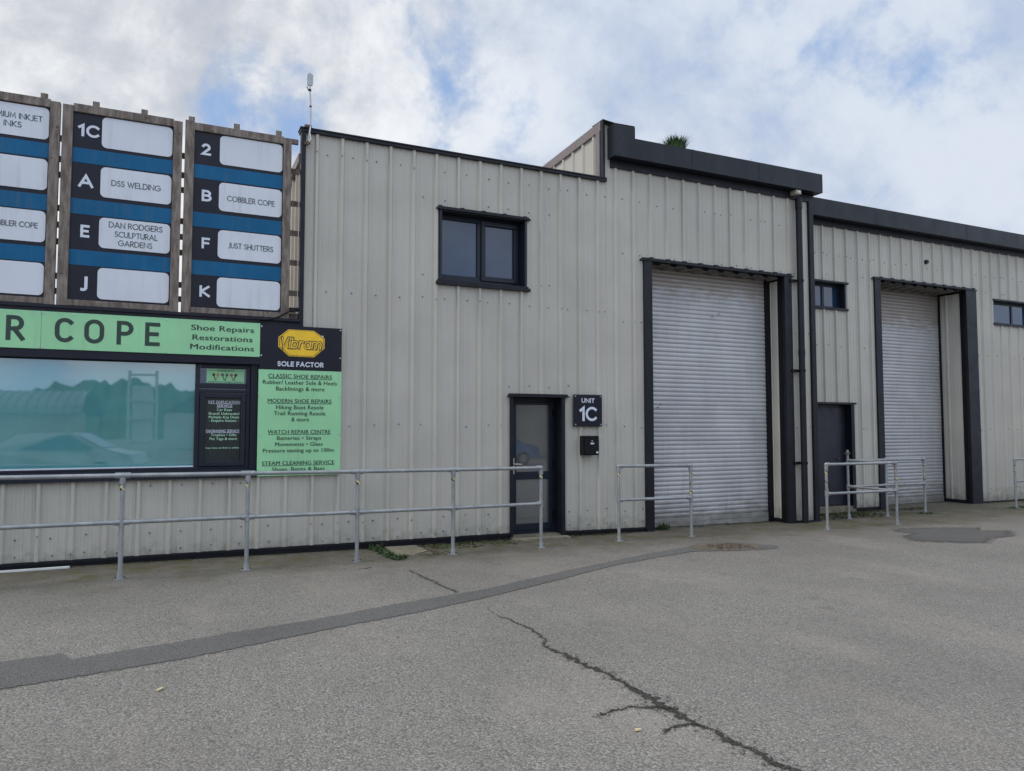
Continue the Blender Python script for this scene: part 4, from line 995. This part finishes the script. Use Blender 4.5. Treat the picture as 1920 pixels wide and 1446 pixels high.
for x, y in ((13.80, 9.95), (13.95, 9.93), (13.7, 9.98)): leaves(m, x, y, gz(x), 60, .04, .10, rng, .022)
tag(m.build('weeds', 'leaf'), 'flat weeds around the farthest post of the stepped railing', 'weeds', 'weeds growing along the walls')
m = MB()
for x, y in ((16.4, 9.83), (16.6, 9.85), (16.8, 9.9)): leaves(m, x, y, gz(x), 60, .04, .12, rng, .022)
tag(m.build('weeds', 'leaf'), 'flat weeds around the railing post at the right edge', 'weeds', 'weeds growing along the walls')
# moss and litter banks at the wall foot
m = MB()
def bank(x0, x1, y0, y1, n, hh, s):
    for i in range(n):
        x = rng.uniform(x0, x1); y = y1 - (y1 - y0) * rng.random() ** 2
        leaves(m, x, y, gz(x) + .002, 5, hh, .035, rng, s * rng.uniform(.5, 1.3), rng.choice((0, 0, 1, 2)))
bank(3.2, 4.6, 9.55, 9.95, 330, .02, .016); bank(3.1, 3.5, 9.1, 9.4, 40, .012, .014); bank(5.62, 7.1, 9.86, 9.98, 110, .025, .014); bank(7.3, 10.0, 10.18, 10.32, 170, .015, .012)
bank(11.0, 12.9, 10.0, 10.7, 520, .03, .022); bank(12.9, 14.8, 10.5, 10.75, 150, .02, .02); bank(-1.8, 2.6, 9.88, 9.96, 160, .012, .010); bank(16.9, 22, 10.6, 10.78, 150, .02, .02)
o = m.build('moss_litter', ['moss', 'soil', 'leaf']); tag(o, 'moss and leaf litter gathered along the foot of the walls', 'moss', kind='stuff')
m = MB()
for i in range(420):
    x = rng.uniform(-3, 15); y = 10.2 - abs(rng.gauss(0, 2.6)); y = min(y, 9.9)
    if y < 2.2: continue
    r_ = rng.uniform(.003, .010); a0 = rng.random() * 6; z = gz(x) + .007
    m.quad([(x + r_ * rng.uniform(.6, 1.5) * math.cos(a0 + k * 1.2566), y + r_ * rng.uniform(.6, 1.4) * math.sin(a0 + k * 1.2566), z + rng.uniform(0, .004)) for k in range(5)], rng.choice((0, 0, 1, 2, 2)))
tag(m.build('grit', ['soil', 'concrete', 'dead']), 'loose grit and leaf crumbs scattered over the asphalt', 'grit', kind='stuff')
# dead twig by the inspection cover
m = MB(); z = gz(3.2) + .02
m.path([(2.95, 9.22, z), (3.06, 9.25, z + .01), (3.18, 9.27, z + .025), (3.28, 9.22, z + .01)], .007, 6); m.path([(3.14, 9.26, z + .02), (3.17, 9.32, z + .05), (3.16, 9.36, z + .06)], .006, 6); m.path([(3.18, 9.27, z + .02), (3.24, 9.18, z), (3.26, 9.12, z)], .006, 6)
tag(m.build('twig', 'dead', smooth=True), 'small dead twig lying across the corner of the inspection cover', 'twig')
# plants on the tall roof edge
for x, n, h, s, lab, mt in ((7.72, 1300, .25, .15, 'bushy green grass tuft growing in the gutter above the dark fascia', 'rleaf'), (8.45, 60, .06, .07, 'tiny moss tuft on the middle of the dark fascia edge', 'dead'), (9.28, 26, .12, .09, 'few thin dry stems on the fascia edge right of the moss tuft', 'dead')):
    m = MB(); blades(m, x, 9.93, 6.24 if n > 100 else 6.26, n, h, s, rng, .006 if n > 50 else .0025, (.55 if n > 100 else .5))
    tag(m.build('roof_grass', mt), lab, 'grass tuft', 'plants on the roof edge')

# ------------------------------------------------------------------ yard behind the viewpoint (it shows in the glass)
t = thing('opposite_shed', 'pale ribbed shed with a low curved roof across the yard, mirrored in the shop window', 'building', (-12, -22, 0))
m = MB(); clad(m, -22, -3.5, -.1, 2.3, lambda u, h, z: (u, -22 + h, z)); m.build('wall', 'clad', t)
m = MB()
for i in range(10):
    a = PI * i / 10; b = PI * (i + 1) / 10
    y0 = -28 + 6.3 * math.cos(a); y1 = -28 + 6.3 * math.cos(b); z0 = 2.25 + 1.35 * math.sin(a); z1 = 2.25 + 1.35 * math.sin(b)
    for k in range(46):
        x = -22 + k * .4; m.quad([(x, y0, z0), (x + .34, y0, z0), (x + .34, y1, z1), (x, y1, z1)]); m.quad([(x + .34, y0, z0 + .04), (x + .4, y0, z0 + .04), (x + .4, y1, z1 + .04), (x + .34, y1, z1 + .04)])
m.build('roof', 'roofm', t)
t = thing('opposite_unit', 'long pale ribbed unit across the yard, mirrored in the glazed door', 'building', (20, -16, 0))
m = MB(); clad(m, 7, 36, -.2, 6.0, lambda u, h, z: (u, -16 + h, z)); m.build('wall', 'clad', t)
m = MB(); m.box(7, 36, -16.3, -15.9, 6.0, 6.4); m.build('fascia', 'fascia', t)
m = MB(); m.quad([(7, -26, 6.0), (36, -26, 6.0), (36, -16.1, 6.0), (7, -16.1, 6.0)]); m.build('roof', 'roofm', t)
t = thing('loading_tower', 'white ladder framed tower standing across the yard, mirrored in the shop window', 'tower', (-1, -20, 0))
for x in (-1.55, -.35):
    m = MB(); m.box(x - .06, x + .06, -20.1, -19.98, 0, 4.3); m.build('post', 'plank', t)
for z in (.9, 2.0, 2.9, 4.1):
    m = MB(); m.box(-1.49, -.41, -20.08, -20.0, z - .05, z + .05); m.build('rung', 'plank', t)
m = MB(); m.box(-1.4, -.5, -20.5, -20.12, .8, 3.6); m.build('sheet', 'plank', t)
t = thing('house', 'small gabled house far across the yard, mirrored at the right of the shop window', 'house', (3, -40, 0))
m = MB(); m.box(0, 5, -44, -38, 0, 2.6); m.v += []; m.build('wall', 'plank', t)
m = MB(); m.quad([(-.2, -37.8, 2.5), (2.5, -37.8, 4.2), (2.5, -44.2, 4.2), (-.2, -44.2, 2.5)]); m.quad([(2.5, -37.8, 4.2), (5.2, -37.8, 2.5), (5.2, -44.2, 2.5), (2.5, -44.2, 4.2)]); m.quad([(0, -38, 2.6), (2.5, -38, 4.1), (5, -38, 2.6)]); m.build('roof', 'roofm', t)
# wooded hill
m = MB(); rr = random.Random(5); nx = 240
hx = lambda i: -90 + i * .75
prof = [4.2 + 4.5 * math.exp(-((hx(i) + 10) / 18) ** 2) + .7 * math.sin(i * .117) + .35 * math.sin(i * .9) + rr.uniform(-.45, .45) for i in range(nx + 1)]
for i in range(nx):
    a, b = hx(i), hx(i + 1)
    m.quad([(b, -85, -1), (a, -85, -1), (a, -110, prof[i]), (b, -110, prof[i + 1])]); m.quad([(b, -110, prof[i + 1]), (a, -110, prof[i]), (a, -150, -1), (b, -150, -1)])
tag(m.build('hill', plain('hill_green', (.05, .075, .035), .95, var=.4, scale=.3)), kind='structure')
def car(x, y, rz, mat, label):
    t = thing('parked_car', label, 'car', (0, 0, 0), 'cars parked across the yard')
    prof = [(-2.1, .35), (-2.15, .62), (-2.05, .85), (-1.45, .95), (-.75, 1.40), (.55, 1.45), (1.35, 1.0), (2.0, .88), (2.12, .6), (2.08, .35)]
    m = MB(); n = len(prof)
    sec = [(-.86, .82), (-.8, 1.0), (.8, 1.0), (.86, .82)]
    def P(i, s): px, pz = prof[i]; w = .86 if pz < 1.0 else .66; return (px, s * w, pz)
    for i in range(n - 1): m.quad([P(i, -1), P(i + 1, -1), P(i + 1, 1), P(i, 1)])
    for s in (-1, 1): m.quad([P(i, s) for i in (range(n) if s > 0 else range(n - 1, -1, -1))])
    m.quad([P(0, 1), P(n - 1, 1), P(n - 1, -1), P(0, -1)]); b = m.build('body', mat, t)
    b.modifiers.new('r', 'BEVEL').width = .06; b.modifiers['r'].segments = 3
    m = MB()
    for s in (-1, 1): m.quad([(-1.2, s * .80, 1.0), (1.1, s * .80, 1.03), (.5, s * .69, 1.38), (-.65, s * .69, 1.34)][::s])
    m.quad([(1.32, -.7, 1.04), (1.32, .7, 1.04), (.62, .6, 1.44), (.62, -.6, 1.44)]); m.quad([(-1.42, .7, .99), (-1.42, -.7, .99), (-.8, -.6, 1.40), (-.8, .6, 1.40)]); m.build('glazing', 'glass', t)
    for wx in (-1.3, 1.3):
        for s in (-1, 1):
            w = MB(); w.tube((wx, s * .70, .33), (wx, s * .89, .33), .33, 20); q = w.build('wheel', 'black', t, smooth=True)
            w = MB(); w.tube((wx, s * .885, .33), (wx, s * .90, .33), .2, 14); w.build('rim', 'alu', q)
    t.location = (x, y, gz(x)); t.rotation_euler = (0, 0, rz)
car(-2.6, -3.6, .2, plain('car_silver', (.35, .37, .38), .3), 'silver car parked behind the viewpoint, mirrored low in the shop window')
car(13.4, -10.5, .1, plain('car_blue', (.03, .12, .35), .3), 'blue car parked across the yard, mirrored in the glazed door')

# ------------------------------------------------------------------ camera
cam = bpy.data.cameras.new('camera'); co = bpy.data.objects.new('camera', cam); COL.objects.link(co)
cam.sensor_width = 36; cam.lens = 1388 / 1920 * 36; cam.clip_end = 2000; cam.clip_start = .05
co.location = (0, 0, 1.6); co.rotation_euler = (R(90 + 3.21), 0, R(-25.173))
sc.camera = co

# ------------------------------------------------------------------ light
SUN_EL, SUN_AZ = 44, -91          # azimuth measured from +Y towards +X: veiled sun at the left, raking along the wall
sd = Vector((math.sin(R(SUN_AZ)) * math.cos(R(SUN_EL)), math.cos(R(SUN_AZ)) * math.cos(R(SUN_EL)), math.sin(R(SUN_EL))))
sl_ = bpy.data.lights.new('sun', 'SUN'); so = bpy.data.objects.new('sun', sl_); COL.objects.link(so)
sl_.energy = 1.5; sl_.angle = R(16); sl_.color = (1, .91, .78)
so.rotation_euler = (-sd).to_track_quat('-Z', 'Y').to_euler(); so.location = (0, 0, 30)

world = bpy.data.worlds.new('World'); sc.world = world; world.use_nodes = True
nt = world.node_tree; bg = nt.nodes['Background']
sky = nt.nodes.new('ShaderNodeTexSky'); sky.sky_type = 'NISHITA'; sky.sun_disc = False
sky.sun_elevation = R(SUN_EL); sky.sun_rotation = R(SUN_AZ)
tc = nt.nodes.new('ShaderNodeTexCoord'); D = tc.outputs['Generated']
sx = nt.nodes.new('ShaderNodeSeparateXYZ'); L(nt, D, sx.inputs[0])
zc = mth(nt, 'ADD', mth(nt, 'MAXIMUM', sx.outputs[2], 0.0), .95)
cb = nt.nodes.new('ShaderNodeCombineXYZ'); L(nt, mth(nt, 'DIVIDE', sx.outputs[0], zc), cb.inputs[0]); L(nt, mth(nt, 'DIVIDE', sx.outputs[1], zc), cb.inputs[1])
def wn(scale, detail, rough, dist=0., off=(0, 0, 0), stretch=(1, 1, 1)):
    mp = nt.nodes.new('ShaderNodeMapping'); mp.inputs['Location'].default_value = off; mp.inputs['Scale'].default_value = stretch; L(nt, cb.outputs[0], mp.inputs[0])
    n = nt.nodes.new('ShaderNodeTexNoise'); n.inputs['Scale'].default_value = scale; n.inputs['Detail'].default_value = detail; n.inputs['Roughness'].default_value = rough; n.inputs['Distortion'].default_value = dist
    L(nt, mp.outputs[0], n.inputs['Vector']); return n.outputs['Fac']
def blob(d, r0, r1, amt):
    v = nt.nodes.new('ShaderNodeVectorMath'); v.operation = 'DOT_PRODUCT'; L(nt, D, v.inputs[0]); v.inputs[1].default_value = Vector(d).normalized()
    return ramp(nt, v.outputs['Value'], math.cos(R(r1)), math.cos(R(r0)), 0, amt)
def total(lst):
    s = lst[0]
    for x in lst[1:]: s = mth(nt, 'ADD', s, x)
    return s
n1 = wn(4.6, 10, .56, .15, (3.1, 1.7, 0)); n2 = wn(12, 12, .62, .15, (.4, 2.2, 0)); n3 = wn(4.0, 9, .60, .2, (7, 5, 0))
gaps = total([blob((.345, .850, .400), 0, 7, .105), blob((.42, .829, .369), 0, 5, .05), blob((.445, .79, .45), 0, 6, .05), blob((.10, .916, .385), 0, 6, .10),
              blob((.725, .55, .42), 0, 6, .05), blob((.782, .49, .384), 0, 5, .03)])
den = mth(nt, 'SUBTRACT', mth(nt, 'ADD', mth(nt, 'MULTIPLY', n1, .48), mth(nt, 'MULTIPLY', n2, .52)), gaps)
cloud = ramp(nt, den, .30, .465)
left = blob((-.15, .9, .4), 8, 40, 1.0)
# cloud colour: whiter and greyer masses on the left, thin blue-white veil on the right
shade = ramp(nt, mth(nt, 'ADD', mth(nt, 'MULTIPLY', n3, .75), mth(nt, 'MULTIPLY', n2, .6)), .52, .82)
lc = mixc(nt, shade, (5.0, 5.35, 6.0), (8.9, 9.0, 9.1))
rc = mixc(nt, shade, (4.5, 5.35, 6.9), (6.5, 7.1, 8.0))
cc = mixc(nt, left, rc, lc)
bluec = mixc(nt, .75, sky.outputs[0], (3.3, 4.9, 7.9))
skyc = mixc(nt, cloud, bluec, cc)
# unseen sky overhead and behind the viewpoint, brightened to fill the walls with light
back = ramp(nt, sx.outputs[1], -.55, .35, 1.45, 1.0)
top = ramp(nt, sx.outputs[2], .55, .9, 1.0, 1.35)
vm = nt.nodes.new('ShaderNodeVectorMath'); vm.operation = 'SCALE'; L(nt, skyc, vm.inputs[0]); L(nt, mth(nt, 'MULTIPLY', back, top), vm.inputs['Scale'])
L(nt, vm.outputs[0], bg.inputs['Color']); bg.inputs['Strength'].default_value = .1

sc.view_settings.view_transform = 'Standard'; sc.view_settings.look = 'None'; sc.view_settings.exposure = .12; sc.view_settings.gamma = 1
